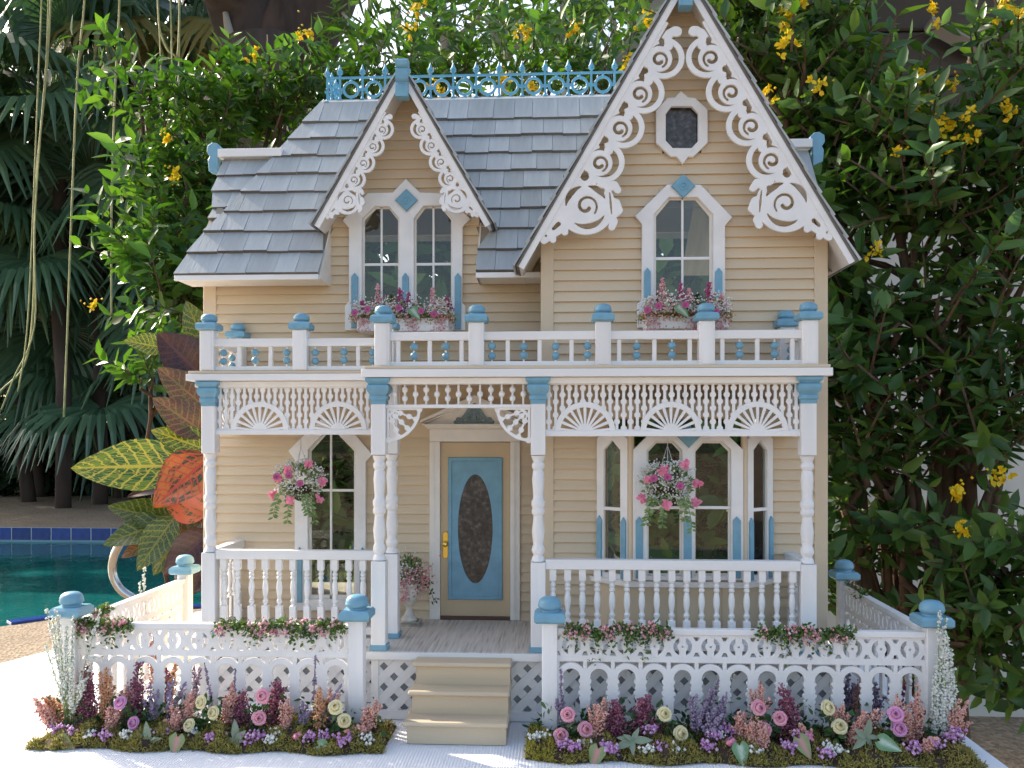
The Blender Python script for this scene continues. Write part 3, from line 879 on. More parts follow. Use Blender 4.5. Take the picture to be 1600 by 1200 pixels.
# eave fascia and soffits
for a, b_ in ((-712, XD0 - 1), (XD1 + 1, GLX + 40)):
    m = MB(); m.box(a, b_, 224, 230, ZE - 11, ZE - 1, 0.8); m.build('eave_fascia', 'white_rail', roof)
    m = MB(); m.box(a + 1, b_ - 1, 230.5, YW - 6, ZE - 9, ZE - 4); m.build('soffit', 'cream', roof)
for x in (XD0 - 2, XD1 + 1):       # boards closing the cut roof edges beside the dormer
    m = MB()
    pr = [(232, ZE - 9), (YW + 4, ZE - 9), (YW + 4, roofY(0) * 0 + ZE + (YW + 4 - 230) * SL - 4), (232, ZE + 0)]
    m.add([(x, y, z) for y, z in pr] + [(x + 3, y, z) for y, z in pr], [(0, 1, 2, 3), (7, 6, 5, 4)] + [(i, i + 4, (i + 1) % 4 + 4, (i + 1) % 4) for i in range(4)])
    m.build('roof_edge_board', 'cream', roof)

# ---- scrollwork
def scroll_loops():
    res = 0.8
    X, Z, x0, z0 = grid(0, 410, -8, 96, res)
    D = s_box(X, Z, 10, 404, -7, 4.5)
    def spiral(c, r0, r1, a0, turns, n=26):
        return [(c[0] + (r0 + (r1 - r0) * t) * math.cos(a0 + turns * 6.283 * t), c[1] + (r0 + (r1 - r0) * t) * math.sin(a0 + turns * 6.283 * t)) for t in [i / n for i in range(n + 1)]]
    D = np.minimum(D, s_line(X, Z, [(16, 20), (24, 14), (40, 16)], [7, 6, 9])); D = np.minimum(D, s_disc(X, Z, (15, 23), 7.5))
    cut = np.full_like(X, 1e9)
    for k in range(4):
        c = (61 + 62.5 * k, 26)
        D = np.minimum(D, s_disc(X, Z, c, 32))
        ic = (c[0] + 4.5, c[1] - 5.5)
        cr = np.maximum(s_disc(X, Z, c, 24.5), -s_disc(X, Z, ic, 19.8))
        cr = np.maximum(cr, -s_disc(X, Z, (c[0] - 20, c[1] - 3), 6.5))
        cut = np.minimum(cut, cr)
        sp = spiral((ic[0] + 0.5, ic[1] + 0.5), 13, 5.2, R(55), 1.05)
        cut = np.minimum(cut, s_line(X, Z, sp, [2.5 + 1.2 * i / 26 for i in range(27)]))
        cut = np.minimum(cut, s_disc(X, Z, (c[0] - 22, 9.5), 5.2))
        cut = np.minimum(cut, s_disc(X, Z, (c[0] + 31, 10), 6.0))
    c = (322, 36)
    D = np.minimum(D, s_disc(X, Z, c, 45))
    a = np.arctan2(Z - c[1], X - c[0]); rr = np.hypot(X - c[0], Z - c[1])
    for a0, a1, r0, r1 in ((-5, 92, 27, 37.5), (140, 205, 26, 37), (222, 300, 26.5, 37)):
        mid = R((a0 + a1) / 2); hw = R((a1 - a0) / 2)
        da = np.abs((a - mid + math.pi) % (2 * math.pi) - math.pi)
        cut = np.minimum(cut, np.maximum(np.abs(rr - (r0 + r1) / 2) - (r1 - r0) / 2 * np.clip(1.25 - da / hw, 0.2, 1), (da - hw) * rr))
    cut = np.minimum(cut, s_line(X, Z, spiral(c, 18, 6, R(80), 1.0), [2.2 + 1.6 * i / 26 for i in range(27)]))
    cut = np.minimum(cut, s_line(X, Z, [(286, 58), (300, 68), (313, 77)], [1.6, 2.6, 1.6])); cut = np.minimum(cut, s_disc(X, Z, (283, 11), 7)); cut = np.minimum(cut, s_disc(X, Z, (288, 46), 4.5))
    cut = np.minimum(cut, s_disc(X, Z, (291, 31), 1.6)); cut = np.minimum(cut, s_disc(X, Z, (284, 33), 1.6))
    for pts, w in (([(300, 62), (296, 74), (303, 84), (312, 82)], [8, 7, 6, 5]), ([(318, 72), (322, 86), (331, 88)], [7, 6, 5]), ([(284, 46), (272, 58), (276, 67)], [8, 6, 5]),
                   ([(350, 22), (376, 12), (402, 5)], [14, 11, 5]), ([(366, 22), (374, 27)], [6, 5]), ([(388, 13), (394, 17)], [5, 4.5])):
        D = np.minimum(D, s_line(X, Z, pts, w))
    cut = np.minimum(cut, s_line(X, Z, [(368, 12), (378, 9)], [4.5, 3.5])); cut = np.minimum(cut, s_disc(X, Z, (394, 4), 2.6))
    return fret(np.maximum(D, -cut), x0, z0, res, 0.16)
SCROLL = scroll_loops()
def gable(name, ax, az, fx, fz, Y, Yb, bw, sk, s_off, parent, courses):
    """one side of a gable roof: slab, white rake board, scrollwork, shingle courses"""
    k = 1 if fx > ax else -1
    L = math.hypot(fx - ax, az - fz); ux, uz = (fx - ax) / L, (fz - az) / L      # down the rake
    nx, nz = -k * abs(uz), -abs(ux)                                            # inward and down
    def q(s, t): return (ax + ux * s + nx * t, az + uz * s + nz * t)
    ta = bw / abs(nz) * abs(nx) * 0 + bw * abs(ux) / abs(uz)                    # mitre at the apex
    tt = lambda t: -t * abs(nx) / abs(ux) * 0 + t * abs(uz) / abs(ux)
    def mit(t): return q(t * abs(uz) / abs(ux), t)                              # point on the centre line at depth t
    m = MB(); m.prism([q(0, 0), q(L, 0), q(L, bw), mit(bw)], Y, Y + 5)
    rk = m.build('rake_board', 'white', parent)
    m = MB(); m.prism([q(0, 0.2), q(L - 0.5, 0.2), q(L - 0.5, 4.5), mit(4.5)], Y + 5.2, Yb); m.build('gable_soffit', 'white', parent)
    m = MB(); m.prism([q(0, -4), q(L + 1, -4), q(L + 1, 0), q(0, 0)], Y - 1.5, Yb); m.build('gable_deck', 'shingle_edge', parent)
    for i in range(courses):
        s0, s1 = L * i / courses - 6, L * (i + 1) / courses
        m = MB(); m.prism([q(max(0, s0), -4.2), q(s1 + 3, -6.2), q(s1 + 3, -10.5), q(max(0, s0), -6.5)], Y - 2.5 - random.random() * 2, Yb)
        m.build('shingle_course', 'shingle', parent)
    me = plate_mesh(SCROLL, 5.0 / sk, 0.7 / sk)
    map_mesh(me, lambda a, b_, c: (ax + ux * (a * sk + s_off) + nx * (b_ * sk + bw), Y + 4 - c * sk, az + uz * (a * sk + s_off) + nz * (b_ * sk + bw)), ORG[parent])
    put('scrollwork', me, 'white', rk)
bg_ = thing  # noqa
big = MB(); big.prism([(APX - 12, APZ - 14), (APX + 12, APZ - 14), (APX, APZ + 2)], 146, 640)
big = big.build('gable_roof', 'fascia', H)
gable('big', APX, APZ, GLX, GLZ, 135, 620, 10.5, 1.085, 74, big, 13)
gable('big', APX, APZ, GRX, GRZ, 135, 620, 10.5, 1.085, 74, big, 13)
dm = MB(); dm.prism([(DAX - 8, DAZ - 11), (DAX + 8, DAZ - 11), (DAX, DAZ + 1)], YB + 8, 480)
dm = dm.build('dormer_roof', 'fascia', H)
gable('dorm', DAX, DAZ, DLX, DLZ, YB, 490, 10.5, 0.565, 78, dm, 7)
gable('dorm', DAX, DAZ, DRX, DRZ, YB, 490, 10.5, 0.565, 78, dm, 7)
def apex_block(x, zb, zt, Y, w, parent):
    """notched block with a rounded head that caps a gable"""
    h = zt - zb
    pr = [(-14, 0), (-14, 0.30), (-10, 0.34), (-10, 0.38), (-15, 0.44), (-15, 0.70), (-11, 0.74), (-16, 0.80), (-17, 0.90), (-13, 0.97), (-4, 1.0), (6, 1.0), (10, 0.94), (10, 0)]
    m = MB(); n = len(pr)
    m.add([(x - w, Y + y, zb + h * z) for y, z in pr] + [(x + w, Y + y, zb + h * z) for y, z in pr],
          [tuple(range(n)), tuple(range(2 * n - 1, n - 1, -1))] + [(i, i + n, (i + 1) % n + n, (i + 1) % n) for i in range(n)])
    m.build('apex_block', 'blue', parent)
apex_block(PX(629.5, YB), PZ(629, 155, YB), PZ(629, 95, YB), YB - 2, 11, dm)
apex_block(PX(1070, 135), PZ(1070, 15, 135), PZ(1070, -60, 135), 133, 11, big)

# ---- ridge cresting
zc = zt_ + 10
pit = 36 * 1.41
xs = PX(531, 552)
cr = MB(); cr.box(xs - 28, xs + 12.6 * pit, 551, 554, zc + 49, zc + 53.5)
for px_ in (xs - 28,): cr.box(px_ - 1.5, px_ + 1.5, 556, 650, zc + 49, zc + 53.5)
cres = cr.build('roof_cresting', 'iron_blue', roof)
mpst = MB(); mpst.box(-2.2, 2.2, -2.2, 2.2, 0, 60); mpst.lathe([(2.2, 56), (7.5, 61), (5.5, 63), (7.5, 65), (4, 70), (2, 76), (0.5, 81)], n=6)
mpst.box(-6, 6, -1.6, 1.6, 22, 27); mpst.lathe([(9, 0), (4, 5), (2.5, 10)], n=6)
mep = local_mesh(mpst)
X, Z, x0, z0 = grid(-24, 24, -4, 56, 0.6)
D = np.abs(s_disc(X, Z, (0, 25), 16.5)) - 2.2
D = np.minimum(D, s_box(X, Z, -24, -16, 24, 27.5)); D = np.minimum(D, s_box(X, Z, 16, 24, 24, 27.5))
D = np.minimum(D, s_box(X, Z, -1.8, 1.8, 41, 50)); D = np.minimum(D, s_box(X, Z, -1.8, 1.8, 0, 9))
mer = plate_mesh(fret(D, x0, z0, 0.6, 0.15), 3.4, 0.6)
co = np.zeros(len(mer.vertices) * 3); mer.vertices.foreach_get('co', co); co = co.reshape(-1, 3)
mer.vertices.foreach_set('co', (np.stack([co[:, 0], -co[:, 2], co[:, 1]], 1) * S).ravel()); mer.update()
for i in range(13):
    inst('cresting_post', mep, 'iron_blue', cres, (xs + (i) * pit, 552.5, zc))
    inst('cresting_ring', mer, 'iron_blue', cres, (xs + (i + 0.5) * pit, 552.5, zc)) if i < 12 else None
inst('cresting_post', mep, 'iron_blue', cres, (xs - 28, 552.5, zc - 4))
for i in range(3):
    inst('cresting_ring', mer, 'iron_blue', cres, (xs - 28, 572 + i * 36, zc), R(90))
    inst('cresting_post', mep, 'iron_blue', cres, (xs - 28, 590 + i * 36, zc))

# ---- porch roof and floor
XC0, XC1 = PX(564, 52), PX(1302, 52)
XPL = PX(290, 142)
def slab(name, x0, x1, y0, y1, z0, z1, mat, c=0.8):
    m = MB(); m.box(x0, x1, y0, y1, z0, z1, c); return m.build(name, mat, H)
pr = slab('porch_roof', XC0 + 4, XC1 - 3, 55, YW - 7, 104.5, 109.5, 'tan_board')
for args in ((XC0, XC1, 52, YW - 8, 91, 104), (XPL, XC0 - 0.5, 142, YW - 8, 91.5, 103.5)):
    m = MB(); m.box(*args, 0.8); m.build('roof_fascia', 'white_rail', pr)
m = MB(); m.box(XPL + 3, XC0 + 3, 145, YW - 7, 104, 109, 0.6); m.build('roof_deck', 'tan_board', pr)
for args in ((XC0 + 12, XC1 - 12, 62, 82, 80, 90.5), (XPL + 12, XC0 + 8, 152, 168, 80.5, 91)):
    m = MB(); m.box(*args, 0.8); m.build('eave_moulding', 'cream', pr)
XF0, XF1 = PX(568, 60), 455.0
pf = slab('porch_floor', XF0, XF1, 60, YW - 5, ZF - 9, ZF, 'porch_floor', 0.8)
m = MB(); m.box(-640, XF0 - 0.5, 148, YW - 5, ZF - 9.5, ZF - 0.5, 0.8); m.build('floor_bay', 'porch_floor', pf)
for a in ((XF0 - 4, XF1 + 2, 56, 59.7, ZF - 13, ZF - 1), (-644, XF0 - 4.5, 144, 147.7, ZF - 13, ZF - 1.5)):
    m = MB(); m.box(*a, 0.6); m.build('floor_edge', 'white_rail', pf)

# ---- lattice skirt
def clip_poly(poly, x0, x1, z0, z1):
    for ax_, lim, sg in ((0, x0, 1), (0, x1, -1), (1, z0, 1), (1, z1, -1)):
        out = []
        for i in range(len(poly)):
            a, b_ = poly[i], poly[(i + 1) % len(poly)]
            ia, ib = (a[ax_] - lim) * sg >= 0, (b_[ax_] - lim) * sg >= 0
            if ia: out.append(a)
            if ia != ib:
                t = (lim - a[ax_]) / (b_[ax_] - a[ax_]); out.append((a[0] + (b_[0] - a[0]) * t, a[1] + (b_[1] - a[1]) * t))
        poly = out
        if len(poly) < 3: return []
    return poly
def lattice(x0, x1, Y):
    zb, ztp = ZG + 16, ZF - 13
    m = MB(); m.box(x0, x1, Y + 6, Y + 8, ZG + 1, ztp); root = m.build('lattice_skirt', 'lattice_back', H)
    m = MB(); m.box(x0, x1, Y - 2, Y + 3, ZG + 0.5, zb, 0.6); m.build('skirt_rail', 'white_rail', root)
    for x in (x0, x1 - 12):
        m = MB(); m.box(x, x + 12, Y - 2.5, Y + 3, ZG + 0.5, ztp, 0.6); m.build('skirt_post', 'white_post', root)
    pt, w, h = 34.0, 9.8, ztp - zb
    for sg in (1, -1):
        k = -int(h / pt) - 2
        while k * pt < (x1 - x0) + 2 * pt + h:
            xb = x0 + k * pt + (6 if sg < 0 else 0)
            xt = xb + sg * h
            poly = clip_poly([(xb - w, zb), (xb + w, zb), (xt + w, ztp), (xt - w, ztp)], x0 + 6, x1 - 6, zb, ztp)
            k += 1
            if poly and max(p_[0] for p_ in poly) - min(p_[0] for p_ in poly) > 3:
                m = MB(); y = Y + (0 if sg > 0 else 2.4); m.prism(poly, y, y + 2.2); m.build('lattice_slat', 'white', root)
lattice(XF0 + 12, XF1 - 4, 66)
lattice(-632, XF0 + 10, 152)

# ---- front steps
st = MB(); xa, xb = PX(641, 10), PX(798, 10)
st.box(xa + 4, xb - 4, -44, 62, ZG + 0.5, ZG + 27); st.box(xa + 6, xb - 3, -8, 62, ZG + 27, ZG + 63); st.box(xa + 7, xb - 2, 26, 62, ZG + 63, ZG + 99)
steps = st.build('front_steps', 'step_tan', H)
for i, (y, z) in enumerate(((-52, 28), (-16, 64), (18, 100))):
    m = MB(); m.box(xa - 2 + i * 2, xb - 1 + i * 0.6, y, 64, ZG + z, ZG + z + 7, 2.2); m.build('tread', 'step_tan', steps)

# ---- turned posts, corbels
def post_mesh(ztop, zbot):
    h = ztop - zbot
    m = MB(); hw = 12.0
    b0, b1 = 0.345, 0.70     # turned part between these fractions
    m.box(-hw, hw, -hw, hw, 0, h * b0 - 8, 0.8); m.box(-hw, hw, -hw, hw, h * b1 + 8, h, 0.8)
    def fr(x, c): return [(hw * 1.2, 0), (hw * 0.95, c)]
    pr = [(11.8, -8), (9.5, 0), (7.5, 3), (9.8, 8), (11, 14), (9.8, 20), (8, 24), (9, 32), (10.6, 50), (8.2, 74), (7.8, 80), (10.6, 84), (11, 90), (9.4, 95), (11.2, 100), (11, 108), (8.6, 112), (8.4, 120), (10.2, 150), (8.8, 165), (7.6, 168), (10.4, 173), (10.4, 180), (8, 184), (9.6, 188), (11.8, 196)]
    k = (h * (b1 - b0)) / 188.0
    m.lathe([(r, h * b0 + z * k) for r, z in pr], n=16)
    return m
def post(x, y, zt, base=True, corb=True):
    mb = post_mesh(zt, ZF)
    me = mesh_np(np.array(mb.v) * S, mb.f)
    o = put('porch_post', me, 'white_post', H, W((x, y, ZF + 0.2)))
    if base:
        m = MB(); m.box(x - 14.5, x + 14.5, y - 14.5, y + 14.5, ZF + 0.1, ZF + 9, 0.8); m.build('post_base', 'blue', o)
    if corb:
        m = MB(); q = math.sqrt(2)
        prf = [(12.6, 0), (12.6, 6), (14.5, 8), (14.5, 13), (12.8, 15), (13.5, 17), (16.5, 20), (18.5, 26), (17.5, 31), (15, 33), (17, 35), (20, 38), (20.5, 43)]
        m.lathe([(r * q, z) for r, z in prf], (x, y, zt - 43), n=4, phase=R(45)); m.build('corbel', 'blue', o)
    return o
ZPT = 90.0
XP1, XP2, XP3 = PX(593, YP), PX(841, YP), PX(1261, YP)
XPA, XPB = PX(329, YL), PX(609, YL)
for x in (XP1, XP2, XP3): post(x, YP, ZPT)
post(XPA, YL, ZPT); post(XPB + 4, YL, ZPT, True, False)

# ---- porch balustrades
mbal = MB()
mbal.box(-5.6, 5.6, -5.6, 5.6, 0, 36, 0.5); mbal.box(-5.6, 5.6, -5.6, 5.6, 100, 119, 0.5)
mbal.lathe([(5.2, 35), (3.0, 37), (2.8, 39), (5.0, 42), (5.2, 45), (3.2, 48), (3.4, 52), (5.0, 60), (5.4, 68), (4.6, 76), (3.2, 82), (4.8, 84), (4.8, 87), (3.2, 89), (4.8, 91), (4.8, 94), (3.2, 96), (5.0, 99), (5.2, 101)], n=10)
meb = local_mesh(mbal)
def balustrade(a, b_, n):
    """a, b_ in U (x, y); rail from a to b_"""
    a, b_ = Vector((a[0], a[1], 0)), Vector((b_[0], b_[1], 0))
    d = b_ - a; L = d.length; ang = math.atan2(d.y, d.x)
    zb, zt = ZF + 5, ZF + 5 + 12 + 119
    def bar(name, z0, z1, hw, parent=None):
        m = MB(); m.box(0, L, -hw, hw, z0, z1, 0.8)
        me = mesh_np(np.array(m.v) * S, m.f)
        o = put(name, me, 'white_rail', parent or H, W((a.x, a.y, 0))); o.rotation_euler = (0, 0, ang)
        return o
    root = bar('balustrade', zt, zt + 16, 9)
    # children carry no rotation of their own axis: undo by placing in the rail's frame
    m = MB(); m.box(0, L, -8, 8, zb, zb + 12, 0.8)
    o = bpy.data.objects.new('bottom_rail', mesh_np(np.array(m.v) * S, m.f)); COL.objects.link(o); o.data.materials.append(MAT['white_rail']); o.parent = root; ORG[o] = ORG[root]
    for i in range(n):
        o = bpy.data.objects.new('baluster', meb); COL.objects.link(o); o.parent = root; ORG[o] = ORG[root]
        o.location = ((i + 0.5) * L / n * S, 0, (zb + 12) * S)
    if not meb.materials:
        meb.materials.append(MAT['white']); meb.shade_smooth(); meb.set_sharp_from_angle(angle=R(36))
balustrade((XPA + 12, YL), (XPB - 10, YL), 12)
balustrade((XP2 + 12, YP), (XP3 - 12, YP), 17)
balustrade((XPA, YL + 12), (XPA, YW - 4), 6)
balustrade((XP3, YP + 12), (XP3, YG - 4), 5)

# ---- spindle spandrels with sunbursts
def spandrel(a, b_, bursts, zt, zb, Rb=49.0):
    a3, b3 = Vector((a[0], a[1], 0)), Vector((b_[0], b_[1], 0)); d = (b3 - a3); L = d.length; d.normalize()
    h = zt - zb
    X, Z, x0, z0 = grid(0, L, 0, h, 0.75)
    D = s_box(X, Z, 0, L, h - 3, h); D = np.minimum(D, s_box(X, Z, 0, L, 0, 4))
    p = 11.0; n = int(L / p); p = L / n
    ph = (X / p) % 1.0 - 0.5
    idx = np.floor(X / p).astype(int)
    dx = ph * p
    zz = (Z - 6 + np.where(idx % 2 == 0, 0, 11)) % 22 - 11
    D = np.minimum(D, np.maximum(np.minimum(np.abs(dx) - 1.9, np.hypot(dx, zz) - 4.6), s_box(X, Z, 0, L, 0, h)))
    for c in bursts:
        D = np.maximum(D, -np.maximum(s_disc(X, Z, (c, 0), Rb - 2), -Z))
    D = np.minimum(D, s_box(X, Z, 0, L, 0, 4))
    def place(loops, name, off, mat, parent):
        me = plate_mesh(loops, 4.0, 0.5)
        map_mesh(me, lambda q, r, c: (a3.x + d.x * q - d.y * (-c - off) * -1, a3.y + d.y * q + (-c - off) * (1 if abs(d.x) > 0.5 else 0), zb + r), ORG[H])
        return put(name, me, mat, parent, ORG[H])
    root = place(fret(D, x0, z0, 0.75, 0.16), 'spandrel', 0, 'white', H)
    for c in bursts:
        X, Z, x0, z0 = grid(c - Rb, c + Rb, 0, Rb, 0.7)
        rr = np.hypot(X - c, Z); an = np.arctan2(Z, X - c)
        B = np.abs(rr - (Rb - 4)) - 4.0
        B = np.minimum(B, np.maximum(rr - 13, -1))
        for k in range(11):
            t = math.pi * (0.035 + 0.93 * k / 10)
            e = (c + (Rb - 6) * math.cos(t), (Rb - 6) * math.sin(t))
            B = np.minimum(B, s_line(X, Z, [(c + 10 * math.cos(t), 10 * math.sin(t)), (c + 0.8 * (Rb) * math.cos(t), 0.8 * Rb * math.sin(t)), e], [1.15, 2.0, 1.2]))
        B = np.maximum(B, 1 - Z)
        place(fret(B, x0, z0, 0.7, 0.14), 'sunburst', 2.6, 'white', root)
    m = MB()
    if abs(d.x) > 0.5: m.box(a3.x, a3.x + L, a3.y - 6, a3.y + 6, zb - 7, zb + 1.5, 0.6)
    else: m.box(a3.x - 6, a3.x + 6, a3.y, a3.y + L, zb - 7, zb + 1.5, 0.6)
    m.build('spandrel_rail', 'white_rail', root)
zsp_r = PZ(1048, 676, YP); zsp_l = PZ(468, 675, YL)
xa_ = XP2 + 12
spandrel((xa_, YP), (XP3 - 12, YP), [PX(914, YP) - xa_, PX(1048, YP) - xa_, PX(1183, YP) - xa_], 82, PZ(1048, 675, YP))
xa_ = XPA + 12
spandrel((xa_, YL), (XPB - 12, YL), [PX(407, YL) - xa_, PX(529, YL) - xa_], 82, PZ(468, 673, YL), 51)
spandrel((XPA, YL + 12), (XPA, YW - 6), [70], 82, PZ(468, 673, YL), 51)
spandrel((XP3, YP + 12), (XP3, YG - 6), [45], 82, PZ(1048, 675, YP), 40)
# centre bay: turned beads and quarter brackets
xa_, xb_ = XP1 + 12, XP2 - 12
z1 = PZ(720, 633, YP)
m = MB(); m.box(xa_, xb_, YP - 5, YP + 5, z1 - 5, z1 + 1, 0.6); cen = m.build('entry_spandrel', 'white_rail', H)
hh = 82 - z1
for j in range(13):
    x = xa_ + (j + 0.7) * (xb_ - xa_) / 13.4
    m = MB()
    bz = [0.5] if j % 2 == 0 else [0.3, 0.7]
    prf = [(1.7, 0)]
    for f_ in bz:
        c = f_ * hh
        prf += [(1.8, c - 5.2), (4.2, c - 3.2), (5.0, c), (4.2, c + 3.2), (1.8, c + 5.2)]
    prf += [(1.7, hh)]
    m.lathe(prf, (x, YP, z1), n=8); m.build('bead_spindle', 'white', cen)
def bracket(x, k):
    res = 0.6; r0 = 54.0
    X, Z, x0, z0 = grid(-2, 62, -62, 4, res)
    D = s_box(X, Z, 0, 4, -56, 0); D = np.minimum(D, s_box(X, Z, 0, 56, -4, 0))
    rr = np.hypot(X - 58, Z + 58)
    D = np.minimum(D, np.maximum(np.abs(np.hypot(X, Z) - r0) - 2.4, np.maximum(-X, Z)))
    for t, bs in ((22, (24, 40, 52)), (45, (20, 34, 48)), (68, (24, 40, 52))):
        u = (math.cos(R(t)), -math.sin(R(t)))
        D = np.minimum(D, s_line(X, Z, [(u[0] * 10, u[1] * 10), (u[0] * r0, u[1] * r0)], 1.5))
        for b_ in bs: D = np.minimum(D, s_disc(X, Z, (u[0] * b_, u[1] * b_), 4.6))
    D = np.minimum(D, np.maximum(np.abs(np.hypot(X, Z) - 13) - 2, np.maximum(-X, Z)))
    D = np.minimum(D, s_disc(X, Z, (54, -3), 5)); D = np.minimum(D, s_disc(X, Z, (3, -54), 5))
    me = plate_mesh(fret(D, x0, z0, res, 0.14), 5, 0.6)
    map_mesh(me, lambda a, b_, c: (x + k * a, YP - c, z1 - 4 + b_), ORG[H]); put('quarter_bracket', me, 'white', cen, ORG[H])
bracket(xa_ + 1, 1); bracket(xb_ - 1, -1)

# ---- balcony railing
def cap_mesh(b, bh, r, h):
    m = MB(); q = math.sqrt(2)
    m.lathe([(b * 0.86 * q, 0), (b * q, bh * 0.2), (b * q, bh * 0.75), (b * 0.84 * q, bh)], n=4, phase=R(45))
    m.lathe([(r * 0.80, bh), (r * 0.78, bh + h * 0.12), (r * 0.92, bh + h * 0.2), (r, bh + h * 0.34), (r * 1.0, bh + h * 0.42), (r * 0.96, bh + h * 0.5), (r * 0.97, bh + h * 0.58), (r * 0.86, bh + h * 0.78), (r * 0.6, bh + h * 0.94), (r * 0.25, bh + h)], n=18)
    return local_mesh(m)
mecap = cap_mesh(18.5, 13, 14.5, 17)
ZB0 = 109.6
def bpost(x, y, parent):
    m = MB(); m.box(x - 12.5, x + 12.5, y - 12.5, y + 12.5, ZB0, ZB0 + 72, 0.8); m.box(x - 8.5, x + 8.5, y - 13.6, y - 12.4, ZB0 + 2, ZB0 + 70)
    o = m.build('balcony_post', 'white_post', parent)
    inst('post_cap', mecap, 'blue', o, (x, y, ZB0 + 72))
m = MB(); xs_ = [PX(p_, YP) for p_ in (599, 745, 942, 1103, 1263)]
m.box(xs_[0], xs_[-1], YP - 5, YP + 5, ZB0 + 0.5, ZB0 + 8, 0.8)
balc = m.build('balcony_railing', 'white_rail', H)
for x in xs_: bpost(x, YP, balc)
xl_ = [PX(327, YL), PX(471, YL), PX(606, YL)]
for x in xl_: bpost(x, YL, balc)
bpost(PX(372, YW - 20), YW - 20, balc); bpost(PX(1228, YG - 18), YG - 18, balc)
mebd = MB(); mebd.lathe([(1.6, 0), (1.6, 9), (3.6, 10.5), (5.8, 14), (6, 16.5), (5.2, 20), (1.8, 23), (1.8, 25.5), (5.2, 28), (6, 31.5), (5.2, 35), (1.6, 38), (1.6, 43)], n=12)
def railing(x0, y0, x1, y1, n, first):
    d = Vector((x1 - x0, y1 - y0, 0)); L = d.length; ang = math.atan2(d.y, d.x)
    c, s_ = math.cos(ang), math.sin(ang)
    m = MB()
    for z0, z1_, hw in ((ZB0 + 43, ZB0 + 57, 6),) + (((ZB0 + 0.5, ZB0 + 8, 5),) if not (y0 == YP and y1 == YP) else ()):
        b_ = len(m.v); m.box(0, L, -hw, hw, z0, z1_, 0.8)
        for i in range(b_, len(m.v)):
            x, y, z = m.v[i]; m.v[i] = (x0 + x * c - y * s_, y0 + x * s_ + y * c, z)
    m.build('railing_bar', 'white_rail', balc)
    for i in range(n):
        t = (i + 0.5) / n; x, y = x0 + d.x * t, y0 + d.y * t
        m = MB()
        if (i + first) % 2:
            m.lathe([(1.6, 7), (1.6, 44)], (x, y, ZB0), n=6); o = m.build('bead_rod', 'white', balc)
            for zc_ in (17.5, 32.5):
                b = MB(); b.lathe([(1.7, -6.4), (4.8, -4.7), (6.6, -1.5), (6.7, 1), (5.0, 4.5), (1.7, 6.4)], (x, y, ZB0 + zc_ + random.uniform(-1, 1)), n=12); b.build('bead', 'blue', o, smooth=True)
        else:
            m.box(x - 3.4, x + 3.4, y - 3.4, y + 3.4, ZB0 + 7, ZB0 + 44, 0.5); m.build('spindle', 'white', balc)
for (a, b_), n, f_ in zip(zip(xs_, xs_[1:]), (5, 7, 5, 5), (0, 1, 0, 0)):
    railing(a + 12, YP, b_ - 12, YP, n, f_)
railing(xl_[0] + 12, YL, xl_[1] - 12, YL, 5, 1); railing(xl_[1] + 12, YL, xl_[2] - 14, YL, 5, 1)
railing(xl_[0], YL + 12, PX(372, YW - 20), YW - 32, 3, 1); railing(xs_[-1], YP + 12, PX(1228, YG - 18), YG - 30, 3, 1)

# ---- windows
def spear(x0, x1, y0, y1, Y, parent):
    plate('blue_stave', [pp([(x0, y1), (x0, y0 + 6), ((x0 + x1) / 2, y0), (x1, y0 + 6), (x1, y1)], Y)], Y, 4, 'blue', parent, 0.6)
def diamond(cx, cy, r, Y, parent):
    o = plate('diamond', [pp([(cx, cy - r), (cx + r, cy), (cx, cy + r), (cx - r, cy)], Y)], Y, 6, 'blue', parent, 1.4)
    X, Z, x0, z0 = grid(-8, 8, -8, 8, 0.4)
    D = np.minimum(np.abs(np.hypot(X, Z) - 6) - 1.1, np.hypot(X, Z) - 2.2)
    me = plate_mesh(fret(D, x0, z0, 0.4, 0.1), 1.6, 0.4); c = P(cx, cy, Y)
    map_mesh(me, lambda a, b_, q: (c[0] + a, Y - 3.4 - q, c[2] + b_), ORG[H]); put('rosette', me, 'blue', o, ORG[H])
def bars(items, Y, parent, hw=1.9):
    for kind, p_, a, b_ in items:
        m = MB()
        if kind == 'v':
            x = PX(p_, Y); m.box(x - hw, x + hw, Y - 2.5, Y + 2.5, PZ(p_, b_, Y), PZ(p_, a, Y), 0.4)
        else:
            z = PZ((a + b_) / 2, p_, Y); m.box(PX(a, Y), PX(b_, Y), Y - 2.2, Y + 2.2, z - hw - 0.6, z + hw + 0.6, 0.4)
        m.build('glazing_bar', 'white', parent)
def window(outer, holes, Y, panes, th=9):
    fr = plate('window', [pp(outer, Y)] + [pp(h, Y) for h in holes], Y - th / 2 + 1, th, 'white', H, 0.9)
    for h in holes:      # inner sash set back in the opening
        cx = sum(p_[0] for p_ in h) / len(h); cy = sum(p_[1] for p_ in h) / len(h)
        inn = [(cx + (x - cx) * 0.90, cy + (y - cy) * 0.965) for x, y in h]; out = [(cx + (x - cx) * 1.08, cy + (y - cy) * 1.03) for x, y in h]
        plate('sash', [pp(out, Y), pp(inn, Y)], Y + 4, 5, 'cream', fr, 0.6)
    for x0, x1, y0, y1 in panes:
        plate('glass_pane', [pp([(x0, y0), (x1, y0), (x1, y1), (x0, y1)], Y)], Y + 5, 1.0, 'glass', fr)
    return fr
o = [(537.5, 346), (576, 304), (615, 303), (635, 282), (657, 303), (691, 304), (734.5, 343), (723, 355), (722, 474), (727, 479), (727, 516), (541, 516), (541, 479), (547, 472), (547, 357)]
